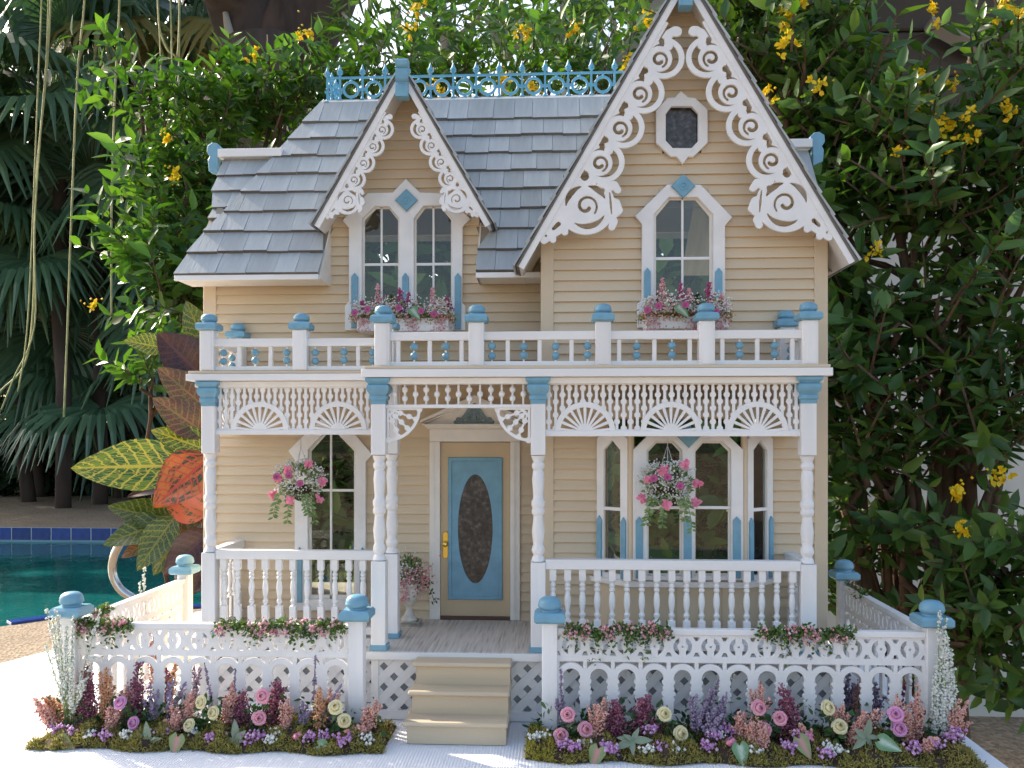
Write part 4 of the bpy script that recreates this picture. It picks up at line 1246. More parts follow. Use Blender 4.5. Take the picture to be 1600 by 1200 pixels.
hA = [(566, 342), (586, 323), (609, 323), (625, 342), (625, 508), (566, 508)]; hB = [(647, 342), (662.5, 322), (691, 322), (708, 341), (708, 508), (647, 508)]
w = window(o, [hA, hB], YW - 5, [(563, 596, 320, 410), (597, 627, 320, 410), (563, 596, 411, 510), (597, 627, 411, 510), (645, 677, 320, 410), (678, 711, 320, 410), (645, 677, 411, 510), (678, 711, 411, 510)])
bars([('v', 596.5, 322, 508), ('h', 413.5, 566, 625), ('v', 677.5, 321, 508), ('h', 413, 647, 708)], YW - 1, w)
for a in ((549.5, 559, 427, 512), (629, 638, 427, 512), (711, 720, 427, 514)): spear(*a, YW - 15, w)
diamond(635, 313, 16, YW - 16, w)
o = [(993, 339), (1042, 291), (1093, 291), (1142, 341), (1131, 354), (1131, 470), (1137, 476), (1137, 512), (996, 512), (996, 476), (1003, 470), (1003, 352)]
h = [(1020, 336), (1044, 309), (1089, 309), (1114, 336), (1114, 506), (1020, 506)]
w = window(o, [h], YG - 5, [(1017, 1065, 307, 402), (1066, 1117, 307, 402), (1017, 1065, 403, 508), (1066, 1117, 403, 508)])
bars([('v', 1066, 309, 506), ('h', 404, 1020, 1114)], YG - 1, w)
spear(1007, 1016, 419, 512, YG - 15, w); spear(1118, 1128, 419, 512, YG - 15, w)
diamond(1067.5, 291, 17, YG - 16, w)
o = [(1063, 145.5), (1074, 155), (1085, 156), (1104, 174), (1104, 225), (1082, 246), (1074, 246), (1066, 257), (1057, 246), (1048, 246), (1025, 225), (1025, 176), (1042, 156), (1054, 155)]
h = [(1048, 167.6), (1080, 167.6), (1090.5, 179), (1090.5, 223), (1080, 234), (1050, 234), (1038.7, 222), (1038.7, 180)]
fr_ = plate('octagon_window', [pp(o, YG - 5), pp(h, YG - 5)], YG - 8, 9, 'white', H, 0.9)
plate('glass_pane', [pp([(1036, 165), (1093, 165), (1093, 237), (1036, 237)], YG - 5)], YG + 1, 1.5, 'etched_glass', fr_)
# lower left window
o = [(453, 704), (503, 656), (535, 656), (582, 710), (572, 721), (572, 941), (578, 943), (578, 952), (456, 952), (456, 943), (463, 941), (463, 718)]
h = [(482, 702), (509, 674), (528, 674), (557, 702), (557, 936), (482, 936)]
w = window(o, [h], YW - 5, [(479, 517, 672, 765), (518, 560, 672, 765), (479, 517, 766, 939), (518, 560, 766, 939)])
bars([('v', 517.5, 672, 936), ('h', 766, 482, 557)], YW - 1, w)
spear(464.5, 471.5, 856, 941, YW - 15, w); spear(562.5, 569.5, 856, 941, YW - 15, w)
# bay window
YBY = 134.0
bx0, bx1 = PX(986, YBY), PX(1163, YBY)
wx0, wx1 = PX(930, YG), PX(1208, YG)
zs0, zs1 = PZ(1075, 908, YBY), PZ(1075, 652, YBY)
def bay_poly(g_): return [(wx0 - g_, YG - 1), (bx0 - g_ * 0.6, YBY - g_), (bx1 + g_ * 0.6, YBY - g_), (wx1 + g_, YG - 1)]
def bay_slab(name, g_, z0, z1_, mat, parent):
    p_ = bay_poly(g_); m = MB()
    m.add([(x, y, z0) for x, y in p_] + [(x, y, z1_) for x, y in p_], [(0, 1, 2, 3), (7, 6, 5, 4)] + [(i, i + 4, (i + 1) % 4 + 4, (i + 1) % 4) for i in range(4)])
    return m.build(name, mat, parent)
bay = bay_slab('bay_window', 2, ZF + 0.5, zs0 - 9, 'tan_board', H)
bay_slab('bay_sill', 11, zs0 - 9, zs0, 'white', bay); bay_slab('bay_head', 4, zs1, zs1 + 30, 'tan_board', bay)
for x in (bx0, bx1):
    m = MB(); m.lathe([(5.5, zs0), (5.5, zs1)], (x, YBY + 2, 0), n=8); m.build('bay_post', 'tan_board', bay)
for f_ in (0.2, 0.4, 0.6, 0.8):
    x = bx0 + (bx1 - bx0) * f_; m = MB(); m.box(x - 0.9, x + 0.9, YBY - 3, YBY, ZF + 2, zs0 - 10); m.build('panel_joint', 'step_tan', bay)
oB = [(990, 905), (990, 703), (1014, 679), (1062, 679), (1075, 668), (1088, 679), (1134, 679), (1159, 703), (1159, 905)]
hA = [(1009.6, 703), (1024, 689), (1052, 689), (1066, 703), (1066, 900), (1010, 900)]; hB = [(1083, 703), (1096, 689), (1127.5, 689), (1142, 702), (1142, 900), (1083, 900)]
fr_ = plate('front_casing', [pp(oB, YBY), pp(hA, YBY), pp(hB, YBY)], YBY - 3, 8, 'white', bay, 0.9)
for h in (hA, hB):
    x0, x1 = h[0][0], h[3][0]
    cx = (x0 + x1) / 2
    inn = [(cx + (x - cx) * 0.88, 795 + (y - 795) * 0.97) for x, y in h]
    plate('sash', [pp([(x + (2 if x > cx else -2), y) for x, y in h], YBY), pp(inn, YBY)], YBY + 4, 4, 'cream', fr_, 0.5)
    for a, b_ in ((686, 792), (793, 903)):
        plate('glass_pane', [pp([(x0 - 2, a), (x1 + 2, a), (x1 + 2, b_), (x0 - 2, b_)], YBY)], YBY + 5, 1.0, 'glass', fr_)
bars([('h', 793, 1010, 1066), ('h', 793, 1083, 1142)], YBY, fr_)
for a in ((994, 1004), (1069, 1080), (1146, 1157)): spear(a[0], a[1], 808, 903, YBY - 9, fr_)
plate('diamond', [pp([(1058, 681), (1075, 698), (1092, 681), (1075, 664)], YBY)], YBY - 9, 6, 'blue', fr_, 1.2)
def bay_side(a, b_):
    a3, b3 = Vector((*a, 0)), Vector((*b_, 0)); d = b3 - a3; L = d.length; d.normalize(); nrm = Vector((d.y, -d.x, 0))
    if nrm.y > 0: nrm = -nrm
    hz = zs1 - zs0
    def mp_(off): return lambda q, r, c: (a3.x + d.x * q + nrm.x * (c + off), a3.y + d.y * q + nrm.y * (c + off), zs0 + r)
    def pl(name, loops, th, off, mat, parent, bv=0.5):
        me = plate_mesh(loops, th, bv); map_mesh(me, mp_(off), ORG[H]); return put(name, me, mat, parent, ORG[H])
    zt = hz - 26
    e, i_ = 6, 20
    fr2 = pl('side_casing', [[(e, 0), (L - e, 0), (L - e, zt - 12), (L - e - 12, zt), (e + 12, zt), (e, zt - 12)], [(i_, 8), (L - i_, 8), (L - i_, zt - 30), (L / 2, zt - 12), (i_, zt - 30)]], 7, 0, 'white', bay)
    pl('glass_pane', [[(i_ - 2, 6), (L - i_ + 2, 6), (L - i_ + 2, zt - 8), (i_ - 2, zt - 8)]], 1, -2, 'glass', fr2, 0)
    pl('glazing_bar', [[(i_ - 1, 118), (L - i_ + 1, 118), (L - i_ + 1, 123), (i_ - 1, 123)]], 4, 0, 'white', fr2, 0.3)
    for q in (e + 2, L - e - 11):
        pl('blue_stave', [[(q, 2), (q + 9, 2), (q + 9, 100), (q + 4.5, 107), (q, 100)]], 4, 5, 'blue', fr2)
bay_side((wx0, YG - 2), (bx0, YBY)); bay_side((bx1, YBY), (wx1, YG - 2))

# ---- front door with pediment
Yd = YW
dx0, dx1, dz1 = PX(689, Yd), PX(797, Yd), PZ(743, 691, Yd)
m = MB(); m.box(dx0, dx1, Yd - 2, Yd + 4, ZF + 5, dz1, 0.6); door = m.build('front_door', 'door_tan', H)
px0, px1, pz0, pz1 = PX(704, Yd), PX(782, Yd), PZ(743, 933, Yd), PZ(743, 718, Yd)
plate('panel_moulding', [[(px0 - 3, pz0 - 3), (px1 + 3, pz0 - 3), (px1 + 3, pz1 + 3), (px0 - 3, pz1 + 3)], [(px0 + 2, pz0 + 2), (px1 - 2, pz0 + 2), (px1 - 2, pz1 - 2), (px0 + 2, pz1 - 2)]], Yd - 4, 5, 'blue', door, 1.0)
cx, cz = PX(743, Yd), PZ(743, 826, Yd); rx, rz = 27.5 * 1.23, 85.5 * 1.23
ell = [(cx + rx * math.cos(a * math.pi / 36), cz + rz * math.sin(a * math.pi / 36)) for a in range(72)]
plate('blue_panel', [[(px0, pz0), (px1, pz0), (px1, pz1), (px0, pz1)], ell], Yd - 3.2, 2.4, 'blue', door, 0.5)
ell2 = [(cx + (rx + 1) * math.cos(a * math.pi / 36), cz + (rz + 1) * math.sin(a * math.pi / 36)) for a in range(72)]
plate('oval_glass', [ell2], Yd - 2.6, 1.2, 'etched_glass', door)
hx, hz = PX(696.5, Yd), PZ(697, 851, Yd)
pl_ = plate('lock_plate', [[(hx - 4.5, hz - 22), (hx - 2, hz - 25), (hx + 2, hz - 25), (hx + 4.5, hz - 22), (hx + 4.5, hz + 22), (hx + 2, hz + 25), (hx - 2, hz + 25), (hx - 4.5, hz + 22)]], Yd - 3, 2.4, 'brass', door, 0.7)
m = MB(); m.tube([(hx, Yd - 3, hz + 2), (hx, Yd - 7, hz + 2), (hx, Yd - 9, hz + 2), (hx, Yd - 12, hz + 2), (hx, Yd - 14, hz + 2)], [2.2, 2.0, 5.0, 5.4, 3.0], 14); m.build('door_knob', 'brass', pl_, smooth=True)
m = MB(); m.box(PX(687, Yd), PX(799, Yd), Yd - 7, Yd + 4, ZF + 0.3, ZF + 7, 0.8); m.build('threshold', 'threshold', door)
for a, b_ in ((672, 688.5), (797.5, 813)):
    m = MB(); x0, x1 = PX(a, Yd), PX(b_, Yd); m.box(x0, x1, Yd - 9, Yd + 3, ZF + 0.3, dz1 + 1, 1); m.box(x0 + 5, x0 + 9, Yd - 10.5, Yd - 8, ZF + 1, dz1); m.build('door_casing', 'cream', door)
zc0, zc1 = dz1 + 1.2, PZ(743, 670, Yd)
m = MB(); m.box(PX(672, Yd), PX(813, Yd), Yd - 9, Yd + 3, zc0, zc1, 1); m.build('door_head', 'cream', door)
m = MB()
for i, g_ in enumerate((4, 8, 12)):
    m.box(PX(672, Yd) - g_, PX(813, Yd) + g_, Yd - 10 - g_, Yd + 3, zc1 + 0.2 + i * 3, zc1 + 3.1 + i * 3)
m.build('cornice', 'cream', door)
zp0, zp1 = zc1 + 9.5, PZ(743, 622, Yd)
pa, pb, pc = PX(658, Yd), PX(827, Yd), PX(743, Yd)
m = MB(); m.prism([(pa + 12, zp0), (pb - 12, zp0), (pc, zp1 - 6)], Yd - 9, Yd + 3); ped = m.build('pediment', 'cream', door)
for xs0, k in ((pa, 1), (pb, -1)):
    m = MB(); m.prism([(xs0, zp0 + 2), (xs0 + k * 3, zp0 + 8), (pc, zp1 + 5), (pc, zp1 - 6)], Yd - 20, Yd + 2); m.prism([(xs0 + k * 8, zp0 + 1), (xs0 + k * 10, zp0 + 4), (pc, zp1 - 4), (pc, zp1 - 10)], Yd - 14, Yd + 1)
    m.build('raking_moulding', 'cream', ped)
X, Z, x0, z0 = grid(-40, 40, -2, 44, 0.5)
D = s_line(X, Z, [(-36, 1), (-26, 3), (-18, 12), (-10, 24), (0, 30)], [2.5, 3, 2.5, 2.5, 3.5]); D = np.minimum(D, s_line(-X, Z, [(-36, 1), (-26, 3), (-18, 12), (-10, 24), (0, 30)], [2.5, 3, 2.5, 2.5, 3.5]))
D = np.minimum(D, s_line(X, Z, [(0, 28), (0, 40)], [3, 1.5])); D = np.minimum(D, s_line(np.abs(X), Z, [(0, 34), (5, 32)], 1.8)); D = np.minimum(D, s_disc(np.abs(X), Z, (30, 6), 4))
ax_ = np.abs(X)
D = np.minimum(D, np.abs(s_disc(ax_, Z, (8, 9), 6)) - 1.6); D = np.minimum(D, s_line(X, Z, [(0, 3), (0, 26)], 2)); D = np.minimum(D, s_disc(ax_, Z, (8, 9), 2)); D = np.minimum(D, s_line(ax_, Z, [(0, 18), (9, 22), (13, 18)], 1.6)); D = np.minimum(D, s_box(X, Z, -34, 34, 0, 2.2))
me = plate_mesh(fret(D, x0, z0, 0.5, 0.14), 4, 0.8)
map_mesh(me, lambda a, b_, c: (PX(741.5, Yd) + a, Yd - 11 - c, zp0 + 2 + b_), ORG[H]); put('applique', me, 'grey_blue', ped, ORG[H])

# ================================================================ picket fence
def fence_loops(nper, pitch, h):
    L = nper * pitch; res = 0.8
    X, Z, x0, z0 = grid(0, L, -h, 0, res)
    x = (X % pitch) - pitch / 2
    ax = np.abs(x); bx = pitch / 2 - ax          # distance from picket line
    # band with rings
    D = s_box(X, Z, 0, L, -44, 0)
    zb = -20.0
    rr = np.hypot(x, Z - zb)
    cut = np.maximum(np.maximum(rr - 14.8, 7.6 - rr), 4.6 - ax)
    cut = np.minimum(cut, rr - 2.4)
    cut = np.minimum(cut, np.hypot(ax, np.abs(Z - zb) - 16.3) - 1.1)
    tri = np.maximum(19.6 - rr, np.maximum(bx - 4.2 - 0.5 * (np.abs(Z - zb) - 12), np.abs(np.abs(Z - zb) - 12) - 3.6))
    cut = np.minimum(cut, tri)
    D = np.maximum(D, -cut)
    # arches
    ra = pitch / 2 + 1.0
    za = -48.0 - ra + 1
    rA = np.hypot(x, Z - za)
    arch = np.maximum(np.abs(rA - (ra - 4.2)) - 4.2, za - Z)
    col = np.maximum(bx - (7.2 + 0 * Z), np.maximum(-h - Z, Z - za - 8))
    for dz, w in ((-6, 9.6), (-16, 8.6), (-24, 10.4), (-33, 9.0)):
        col = np.minimum(col, np.maximum(np.hypot(np.maximum(bx - w + 3.4, 0), Z - za - dz) - 3.4, -bx - 1))
        col = np.minimum(col, s_box(bx, Z, -1, w - 3, za + dz - 5, za + dz + 5))
    spur = np.maximum(bx - 2.5, np.maximum(-Z - 62, Z + 43))
    D = np.minimum(np.minimum(D, arch), np.minimum(col, spur))
    D = np.minimum(D, s_box(X, Z, 0, L, -h, -h + 9))
    D = np.maximum(D, s_box(X, Z, 0, L, -h, 0))
    return fret(D, x0, z0, res, 0.2), L
mefc = cap_mesh(24.0, 16, 18.5, 23)
ZRT = PZ(1150, 990, 0)
def fence(name, label, pts, npers, group):
    root = thing(name, label, 'fence', W((pts[1][0], 0, ZG)), group)
    for i, (x, y) in enumerate(pts):
        m = MB(); m.box(x - 12, x + 12, y - 12, y + 12, ZG + 1, ZRT + 16, 0.9); o = m.build('post', 'white_post', root)
        inst('post_cap', mefc, 'blue', o, (x, y, ZRT + 16))
    for (a, b_), n in zip(zip(pts, pts[1:]), npers):
        a3, b3 = Vector((*a, 0)), Vector((*b_, 0)); d = b3 - a3; Lr = d.length - 24; d.normalize(); a3 = a3 + d * 12
        loops, L = fence_loops(n, Lr / n, -(ZG + 4 - ZRT) - 2)
        me = plate_mesh(loops, 5, 0.6)
        nx, ny = d.y, -d.x
        map_mesh(me, lambda q, r, c: (a3.x + d.x * q + nx * c, a3.y + d.y * q + ny * c, ZRT - 1 + r), ORG[root])
        put('fretwork_panel', me, 'white', root)
        m = MB(); m.box(0, Lr, -7, 7, ZRT - 2, ZRT + 7, 0.8)
        m.v = [(a3.x + d.x * x - d.y * y, a3.y + d.y * x + d.x * y, z) for x, y, z in m.v]
        m.build('top_rail', 'white_rail', root)
fl0, fl1, fr0, fr1 = PX(112, 0), PX(558, 0), PX(859, 0), PX(1456, 0)
FBY = 420.0
fence('picket_fence', 'white fretwork fence with blue post caps running along the pool side', [(PX(289, FBY), FBY), (fl0, 0), (fl1, 0)], (10, 10), 'fretwork fences round the doll house')
fence('picket_fence', 'white fretwork fence with blue post caps running beside the leafy shrubs and stucco wall', [(PX(1319, FBY), FBY), (fr1, 0), (fr0, 0)], (10, 13), 'fretwork fences round the doll house')

# ================================================================ plants: shared builders
def unit(a): return a / (np.linalg.norm(a, axis=-1, keepdims=True) + 1e-9)
def leaves(pos, d, nrm, ln, wd, fold=0.18, droop=0.15):
    """many leaf blades as one array mesh (8 triangles each); numpy (n,3),(n,3),(n,3),(n,),(n,)"""
    d = unit(d); side = unit(np.cross(d, nrm)); up = np.cross(side, d)
    ln = np.asarray(ln)[:, None]; wd = np.asarray(wd)[:, None] / 2
    b = pos
    m1 = pos + d * ln * 0.34 - up * ln * fold * 0.25; m2 = pos + d * ln * 0.68 - up * ln * (fold * 0.25 + droop * 0.45)
    t = pos + d * ln - up * ln * droop
    r1 = m1 + side * wd + up * wd * fold * 2; r2 = m2 + side * wd * 0.8 + up * wd * fold * 1.6
    l1 = m1 - side * wd + up * wd * fold * 2; l2 = m2 - side * wd * 0.8 + up * wd * fold * 1.6
    n = len(pos)
    V = np.stack([b, m1, m2, t, r1, r2, l1, l2], 1).reshape(-1, 3)
    T = np.array([(0, 4, 1), (1, 4, 5), (1, 5, 2), (2, 5, 3), (0, 1, 6), (1, 2, 7), (1, 7, 6), (2, 3, 7)])
    Fc = (T[None] + (np.arange(n) * 8)[:, None, None]).reshape(-1, 3)
    return V, Fc
OCT = np.array([(1, 0, 0), (-1, 0, 0), (0, 1, 0), (0, -1, 0), (0, 0, 1), (0, 0, -1)], float)
OCF = np.array([(0, 2, 4), (2, 1, 4), (1, 3, 4), (3, 0, 4), (2, 0, 5), (1, 2, 5), (3, 1, 5), (0, 3, 5)])
def blobs(pos, rad):
    n = len(pos)
    ang = rng.uniform(0, 6.28, n); c, s_ = np.cos(ang), np.sin(ang)
    o = np.repeat(OCT[None], n, 0)
    x = o[..., 0] * c[:, None] - o[..., 1] * s_[:, None]; y = o[..., 0] * s_[:, None] + o[..., 1] * c[:, None]
    o = np.stack([x, y + 0.3 * o[..., 2], o[..., 2]], -1)
    V = (pos[:, None] + o * np.asarray(rad)[:, None, None]).reshape(-1, 3)
    Fc = (OCF[None] + (np.arange(n) * 6)[:, None, None]).reshape(-1, 3)
    return V, Fc
def rdir(n, z=0.0):
    v = rng.normal(size=(n, 3)); v[:, 2] += z
    return unit(v)
def putU(name, VF, mat, parent, smooth=True):
    """verts in U relative to the parent's base"""
    return put(name, mesh_arr(VF[0] * S, VF[1]), mat, parent, None, smooth)
def tubesU(paths, r, n=4):
    m = MB()
    for p_ in paths: m.tube(p_, r if not callable(r) else [r(i / (len(p_) - 1)) for i in range(len(p_))], n)
    return m
def putT(name, m, mat, parent):
    me = mesh_np(np.array(m.v) * S, m.f)
    return put(name, me, mat, parent, None, True)

# rose bloom, unit radius, axis +Z
def rose_mesh():
    v, f = [], []
    for ring, (n, r0, h, open_) in enumerate(((5, 1.0, 0.42, 0.60), (5, 0.76, 0.58, 0.34), (4, 0.52, 0.72, 0.10), (3, 0.30, 0.80, -0.12), (2, 0.15, 0.84, -0.16))):
        for k in range(n):
            a0 = 2 * math.pi * (k + ring * 0.37) / n; hw = math.pi / n * (1.35 if n > 3 else 1.1)
            b = len(v)
            for i in range(5):
                u = i / 4 * 2 - 1
                for j in range(4):
                    w = j / 3
                    if ring == 0:
                        rad = r0 * (0.2 + 0.8 * w ** 0.8); z = 0.34 * math.sin(w * 2.5) - 0.06 * u * u
                    elif ring == 1:
                        rad = r0 * (0.25 + 0.75 * math.sin(min(w * 1.9, 1.57))) + 0.10 * max(0, w - 0.7) * 3; z = 0.50 * math.sin(w * 2.0) - 0.05 * u * u
                    else:
                        rad = r0 * math.sin(w * 2.15 + 0.4); z = h * w ** 0.85 - 0.05 * u * u
                    a = a0 + hw * u * (0.55 + 0.45 * w)
                    rad *= 1 - 0.10 * u * u * w + 0.04 * ((k * 7 + ring) % 3 - 1) + 0.09 * u
                    v.append((rad * math.cos(a), rad * math.sin(a), z))
            for i in range(4):
                for j in range(3):
                    q = b + i * 4 + j
                    f.append((q, q + 4, q + 5, q + 1))
    return v, f
rv, rf = rose_mesh()
def bloom_me(rU): return mesh_np(np.array(rv) * rU * S, rf)
ROSE = {k: bloom_me(1.0) for k in ('rose_pink', 'rose_orchid', 'rose_yellow')}
def aim(o, d):
    o.rotation_euler = Vector(d).to_track_quat('Z', 'Y').to_euler()

BEDL, BEDR = 'planted along the left flower bed by the pool-side fence', 'planted along the right flower bed by the shrub-side fence'
def gbase(px, Y): return (PX(px, Y), Y, ZG + 13)
def plume(px, top, Y, mat, label, name, group, n=4, w=7.0, lean=0.0, dens=70, rb=1.9, start=0.15, base=None, spread=10):
    """upright dried flower: several stems crowded with tiny blossoms"""
    b = base or gbase(px, Y)
    t = thing(name, label, 'flower', W(b), group)
    h = max(20, PZ(px, top, Y) - b[2])
    paths, pts = [], []
    for i in range(n):
        hh = h * (1 if i == 0 else random.uniform(0.55, 0.95))
        dx = lean * hh + random.uniform(-1, 1) * spread * (0.3 if i == 0 else 1); dy = random.uniform(-0.6, 0.6) * spread
        c = [(dx * s_ ** 1.4, dy * s_, hh * s_) for s_ in (0, 0.25, 0.5, 0.75, 1)]
        paths.append(c)
        k = int(dens * hh / h)
        s_ = rng.uniform(start, 1.0, k) ** 0.9
        px_ = np.stack([dx * s_ ** 1.4, dy * s_, hh * s_], 1)
        px_ += rng.normal(size=(k, 3)) * (w * (0.22 + 0.78 * (1 - s_)) * np.minimum(1, (s_ - start + 0.1) * 5))[:, None] * np.array([0.55, 0.55, 0.3])
        pts.append(px_)
    putT('stem', tubesU(paths, 0.7, 4), 'dark_stem', t)
    pts = np.concatenate(pts)
    putU('blossom', blobs(pts, rb * rng.uniform(0.6, 1.2, len(pts))), mat, t)
    return t
def cluster(px, py, Y, mat, label, name, group, r=9, n=34, rb=2.9):
    c = P(px, py, Y); b = (c[0], Y, ZG + 11)
    t = thing(name, label, 'flower', W(b), group)
    hz = max(8, c[2] - b[2])
    pts = rng.normal(size=(n, 3)) * np.array([r * 0.62, r * 0.5, r * 0.40]) + np.array([0, 0, hz])
    putU('blossom', blobs(pts, rb * rng.uniform(0.65, 1.2, n)), mat, t)
    m = MB()
    for q in pts[::4]: m.tube([(0, 0, 0), (q[0] * 0.4, q[1] * 0.4, hz * 0.5), tuple(q)], 0.6, 4)
    putT('stem', m, 'dark_stem', t)
def rose_bush(blooms, Y, mat, label, group, r=11.5):
    cx = sum(b[0] for b in blooms) / len(blooms)
    base = gbase(cx, Y)
    t = thing('rose_bush', label, 'rose', W(base), group)
    m = MB(); lp, ld = [], []
    for px, py in blooms:
        c = P(px, py, Y - 14); q = (c[0] - base[0], c[1] - base[1] + 4, c[2] - base[2])
        m.tube([(random.uniform(-3, 3), 0, 0), (q[0] * 0.5, q[1] * 0.4, q[2] * 0.55), q], 1.0, 5)
        o = put('bloom', ROSE[mat], mat, t, W((c[0], c[1], c[2])), True)
        o.scale = (r * random.uniform(0.92, 1.1),) * 3
        aim(o, (random.uniform(-0.45, 0.45), -1, random.uniform(0.25, 0.8)))
        for _ in range(11):
            s_ = random.uniform(0.1, 0.9)
            lp.append((q[0] * s_ + random.uniform(-9, 9), q[1] * s_ + random.uniform(-6, 6), q[2] * s_)); ld.append((random.uniform(-1, 1), random.uniform(-1, 0.3), random.uniform(-0.1, 0.9)))
        for a in range(5):
            lp.append((q[0], q[1] + 1, q[2] - 2)); ld.append((math.cos(a * 1.26), -0.1, math.sin(a * 1.26)))
    putT('stem', m, 'dark_stem', t)
    k = len(lp)
    putU('foliage', leaves(np.array(lp), np.array(ld), rdir(k, 1.0) + np.array([0, -1, 0.3]), rng.uniform(9, 16, k), rng.uniform(6, 9.5, k)), 'rose_leaf', t)
def grassy(px, top, Y, label, group, n=16, fan=34, base=None, white=1.0):
    b = base or gbase(px, Y)
    t = thing('white_wheat_grass', label, 'flower', W(b), group)
    h = PZ(px, top, Y) - b[2]
    paths, pts = [], []
    for i in range(n):
        hh = h * (1 if i == 0 else random.uniform(0.35, 1.0)); dx = random.uniform(-1, 1) * fan; dy = random.uniform(-0.5, 0.3) * fan
        if n >= 40: hh = h * (1 if i == 0 else (1 - 0.62 * abs(dx) / fan) * random.uniform(0.72, 1.0)); b0, b1, lx = 0.75, 0.95, 6 * hh / h
        else: b0, b1, lx = 0.1, 0.35, 0
        paths.append([(dx * b0, dy * b0, 0), (dx * b1 + lx * 0.3, dy * b1, hh * 0.4), (dx + lx, dy, hh)])
        k = int(hh * 0.5)
        s_ = rng.uniform(0.30 if n < 40 else 0.08, 1, k)
        q = np.stack([np.interp(s_, [0, 0.4, 1], [dx * b0, dx * b1 + lx * 0.3, dx + lx]), np.interp(s_, [0, 0.4, 1], [dy * b0, dy * b1, dy]), hh * s_], 1) + rng.normal(size=(k, 3)) * 1.4
        pts.append(q)
    putT('stem', tubesU(paths, 0.7, 4), 'grass_stem', t)
    pts = np.concatenate(pts)
    putU('blossom', blobs(pts, (2.4 if n >= 40 else 2.1) * rng.uniform(0.6, 1.2, len(pts))), 'white_blossom', t)
def broad_leaf_mesh(L, Wd, heart=False, nx=12, ny=6, droop=0.25, wave=0.0, fold=0.25):
    """leaf blade along +X, normal +Z, with UV (along, across); units free"""
    v, f, uv = [], [], []
    for i in range(nx + 1):
        s_ = i / nx
        w = (math.sin(min(1, s_ ** 0.75) * math.pi) ** 0.8 if not heart else (max(0.0, 1 - s_) ** 0.85) * min(1, s_ * 4.5 + 0.1) ** 0.5 * 1.25) * Wd / 2
        for j in range(ny + 1):
            t = j / ny * 2 - 1
            x = L * s_ - (0.22 * L * abs(t) * (1 - s_) ** 3 if heart else 0)
            z = -droop * L * s_ ** 2 + fold * abs(t) * w + wave * Wd * math.sin(s_ * 9 + t * 2) * abs(t) * 0.35
            v.append((x, t * w, z)); uv.append((s_, t))
    for i in range(nx):
        for j in range(ny):
            q = i * (ny + 1) + j
            f.append((q, q + ny + 1, q + ny + 2, q + 1))
    me = mesh_np(np.array(v), f)
    ul = me.uv_layers.new(name='UVMap')
    li = np.zeros(len(me.loops), dtype=np.int32); me.loops.foreach_get('vertex_index', li)
    ul.data.foreach_set('uv', np.array(uv)[li].ravel())
    return me
def frame_rot(o, d, nrm):
    d = Vector(d).normalized(); nrm = Vector(nrm); s_ = nrm.cross(d).normalized(); u = d.cross(s_)
    o.rotation_euler = Matrix((d, s_, u)).transposed().to_euler()
CAL = broad_leaf_mesh(31 * S, 25 * S, True, 12, 8, 0.18, 0.03, 0.06)
SAGE = broad_leaf_mesh(26 * S, 10 * S, False, 6, 4, 0.25)
CALG = CAL.copy()
def caladium(px, py, Y, mat, label, group, ang=-70):
    c = P(px, py, Y); b = (c[0], Y + 4, ZG + 11)
    t = thing('caladium_leaf', label, 'leaf', W(b), group)
    m = MB(); m.tube([(0, 0, 0), (0, -2, (c[2] - b[2]) * 0.9), (0, -5, c[2] - b[2] + 6)], 0.9, 5); putT('stem', m, 'grass_stem', t)
    o = put('blade', CAL if mat == 'caladium_pink' else CALG, mat, t, W((c[0] - 12 * math.cos(R(ang)), Y - 1, c[2] - 12 * math.sin(R(ang)))), True)
    frame_rot(o, (math.cos(R(ang)), -0.35, math.sin(R(ang))), (0, -1, 0.5))
def sage(px, py, Y, label, group, n=6, mat='sage_leaf', scale=1.0):
    c = P(px, py, Y); b = (c[0], Y, ZG + 11)
    t = thing('sage_plant', label, 'plant', W(b), group)
    hz = c[2] - b[2]
    m = MB(); m.tube([(0, 0, 0), (0, -1, hz)], 1.0, 5); putT('stem', m, 'grass_stem', t)
    for i in range(n):
        a = 6.28 * i / n + random.uniform(-0.6, 0.6); nrm_ = (random.uniform(-0.6, 0.6), -1, random.uniform(0.2, 1.2))
        o = put('blade', SAGE, mat, t, W((b[0], b[1] - 1, b[2] + hz)), True)
        o.scale = (scale * random.uniform(0.6, 1.2),) * 3
        frame_rot(o, (math.cos(a), -0.4 + random.uniform(-0.4, 0.4), math.sin(a) * 0.7 + 0.35), nrm_)

